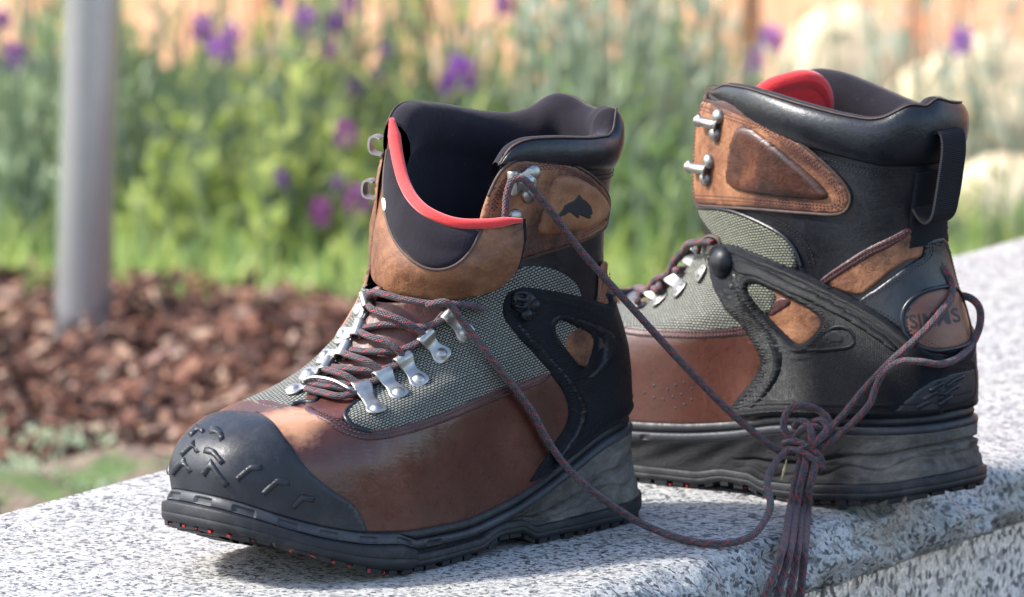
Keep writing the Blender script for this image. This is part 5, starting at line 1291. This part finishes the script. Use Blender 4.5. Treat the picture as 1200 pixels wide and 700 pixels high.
def lavender(name, label, x, y, h, n, mat, seed, spread=.10, heads=(), leafw=.0048, leafl=.034, group='lavender plants in the flower bed'):
    """clump of upright stems with narrow leaves; heads: list of (px, py, material, size) flower spikes placed at the top of their own stem"""
    g = np.random.default_rng(seed); root = empty(name, label, 'plant', group, loc=(x, y, ZG - .02)); V = []; F = []; SV = []; SF = []
    base = np.array([x, y, ZG - .02])
    for i in range(n):
        p0 = np.array([g.normal(0, spread * .45), g.normal(0, spread * .4), 0]); d = np.array([g.normal(0, .16), g.normal(0, .13), 1.0]); hh = h * (.35 + .65 * g.random() ** 1.6) if i % 5 else h * g.uniform(.9, 1.5)
        top = p0 + d * hh; m = 5; rr = .0019
        o = len(SV)
        for q in np.linspace(0, 1, m):
            c = p0 + d * hh * q + np.array([.02 * math.sin(q * 3 + i), .015 * math.cos(q * 2 + i), 0]) * hh
            for a in range(3): SV.append(c + np.array([math.cos(a * 2.09), math.sin(a * 2.09), 0]) * rr * (1.3 - q * .6))
        for q in range(m - 1):
            for a in range(3): SF.append((o + q * 3 + a, o + q * 3 + (a + 1) % 3, o + q * 3 + 3 + (a + 1) % 3, o + q * 3 + 3 + a))
        if i % 5 == 0: hh_l = .35
        else: hh_l = 1.0
        for j in range(int(17 * hh * hh_l / .2)):
            q = g.uniform(.03, 1.0) ** .9; c = p0 + d * hh * q + np.array([.02 * math.sin(q * 3 + i), .015 * math.cos(q * 2 + i), 0]) * hh
            ang = g.uniform(0, 6.28); dd = np.array([math.cos(ang), math.sin(ang), g.uniform(.5, 1.8)])
            blade(V, F, c, dd, leafl * g.uniform(.6, 1.2) * (1.15 - .5 * q), leafw * g.uniform(.7, 1.3), g.uniform(-.3, .3), g)
    tag(mesh_obj('stems', SV, SF, M['stem'], root), kind='stuff'); tag(mesh_obj('leaves', V, F, mat, root), kind='stuff')
    for (px, py, fm, sz) in heads:
        sz = sz * .68
        t = at_depth(px, py, max(y - .24, 2.26) + g.uniform(-.04, .04)) - base
        b0 = np.array([g.normal(0, .02), g.normal(0, .02), 0.0]); pth = spline(np.array([b0, b0 * .5 + t * .5 + [0, 0, .03], t]), .02)
        st = tube(pth, .0014, M['stem'], 'flower_stem', root, n=5)
        HV = []; HF = []
        for j in range(46):
            zz = g.uniform(-1, 1); ang = g.uniform(0, 6.28); rad = sz * .42 * math.sqrt(max(0, 1 - zz * zz * .8))
            c = t + np.array([math.cos(ang) * rad * .6, math.sin(ang) * rad * .6, zz * sz * .62]); dd = np.array([math.cos(ang), math.sin(ang), .5 + .4 * zz])
            blade(HV, HF, c, dd, sz * .5, sz * .34, g.uniform(-.2, .4), g)
        mesh_obj('flower_head', HV, HF, fm, st)
P_, V_, G_ = M['purple'], M['violet'], M['magenta']
def xat(px, y): return at_depth(px, 200, y)[0]
def add(label, px, y, h, n, mat, seed, heads=(), spread=.1, **kw): lavender('lavender_plant', label, xat(px, y), y, h, n, mat, seed, spread, heads, **kw)
add('sage green lavender at the left edge with one dark purple flower', 20, 2.5, .21, 60, M['sage'], 21, [(18, 66, P_, .020), (2, 25, P_, .016)])
add('leafy lavender directly behind the steel post', 110, 2.62, .22, 60, M['green'], 22)
add('lavender right of the post carrying the large violet double flower', 225, 2.6, .17, 60, M['sage'], 23, [(237, 36, P_, .021), (259, 60, V_, .025), (274, 40, V_, .016)])
add('lavender with two violet flowers against the orange fence, upper left', 330, 2.7, .17, 55, M['green'], 24, [(357, 28, V_, .022), (393, 28, P_, .018), (411, 4, P_, .016), (388, 62, G_, .014), (326, 2, P_, .016)])
add('lime green plant low in the bed left of the front boot', 300, 2.42, .13, 70, M['lime'], 25, [(330, 210, P_, .014)], leafw=.010)
add('lavender with two magenta flowers just left of the front boot cuff', 400, 2.5, .15, 64, M['lime'], 26, [(405, 160, G_, .021), (376, 250, G_, .021), (419, 238, G_, .023), (395, 216, P_, .012)])
add('lavender with paired purple flowers above left of the front boot', 430, 2.72, .19, 60, M['sage'], 27, [(412, 108, P_, .020), (441, 92, P_, .016), (452, 60, P_, .012)])
add('lavender with the big violet flower above the front boot cuff', 530, 2.7, .19, 60, M['green'], 28, [(540, 90, V_, .028), (590, 8, P_, .018), (527, 106, P_, .018)])
add('pale blue green plant behind the cuff of the front boot', 640, 2.82, .18, 50, M['blue'], 29)
add('blue green plant in the gap between the two boots', 745, 2.6, .22, 70, M['blue'], 30)
add('fresh green plant low in the gap between the boots', 790, 2.45, .15, 70, M['green'], 31)
add('pale grey green plant left of the rear boot cuff', 830, 2.85, .18, 50, M['blue'], 32, [(905, 48, V_, .022), (885, 72, V_, .018)])
add('thin blue green stems in front of the cream boulders', 1075, 2.62, .22, 18, M['blue'], 33, [(1128, 50, V_, .022)], spread=.05)
add('blue green stems at the right edge before the boulders', 1160, 2.7, .20, 22, M['blue'], 34, spread=.09)
add('low green plant at the foot of the boulders beside the pull strap', 1125, 2.4, .08, 24, M['green'], 35)
add('soft green plant behind the lace hooks of the rear boot', 700, 2.5, .2, 60, M['sage'], 36)
def grass():
    g = np.random.default_rng(5); V = []; F = []
    for i in range(5000):
        x = g.uniform(-1.75, 1.5); y = 2.14 + .8 * g.random() ** 1.5; p = np.array([x, y, ZG - .03]); d = np.array([g.normal(0, .35), g.normal(0, .3), 1.0])
        blade(V, F, p, d, g.uniform(.02, .07), g.uniform(.003, .006), g.uniform(-.5, .5), g)
    o = mesh_obj('grass', V, F, M['lime']); tag(o, 'bright green grass growing between the plants behind the mulch', 'grass', kind='stuff')
    V = []; F = []
    for i in range(7000):
        x = g.uniform(-1.75, 1.5); y = 2.14 + .9 * g.random() ** 1.3; p = np.array([x, y, ZG - .03]); d = np.array([g.normal(0, .5), g.normal(0, .4), 1.0])
        blade(V, F, p, d, g.uniform(.02, .06), g.uniform(.005, .010), g.uniform(-.5, .5), g)
    o = mesh_obj('ground_cover', V, F, M['green']); tag(o, 'dense green ground cover leaves filling the flower bed', 'ground cover', kind='stuff')
grass()
def moss():
    g = np.random.default_rng(8); V = []; F = []
    for (px, py, n, sx, sy) in ((52, 555, 420, .05, .03), (30, 575, 200, .05, .02), (150, 562, 240, .07, .03), (190, 548, 160, .05, .02), (70, 510, 60, .02, .02)):
        c = at_height(px, py, ZG)
        for i in range(n):
            p = np.array([c[0] + g.normal(0, sx), c[1] + g.normal(0, sy), ZG - .004]); blade(V, F, p, np.array([g.normal(0, .7), g.normal(0, .7), 1]), g.uniform(.005, .012), .004, g.uniform(-.4, .4), g)
    o = mesh_obj('moss', V, F, M['sage']); tag(o, 'patches of green moss on the strip beside the slab', 'moss', kind='stuff')
moss()
o = tube(spline(np.vstack([around([(921, 539, .5), (918, 551, .5), (915, 563, .4)])]), .002), np.array([.0004, .0008, .0006])[np.clip((np.linspace(0, 2.99, len(spline(np.vstack([around([(921, 539, .5), (918, 551, .5), (915, 563, .4)])]), .002)))).astype(int), 0, 2)], simple('straw', (.6, .5, .25), .6), 'straw', None, n=6)
tag(o, 'tiny dry straw caught beside the slack lace under the knot', 'straw')
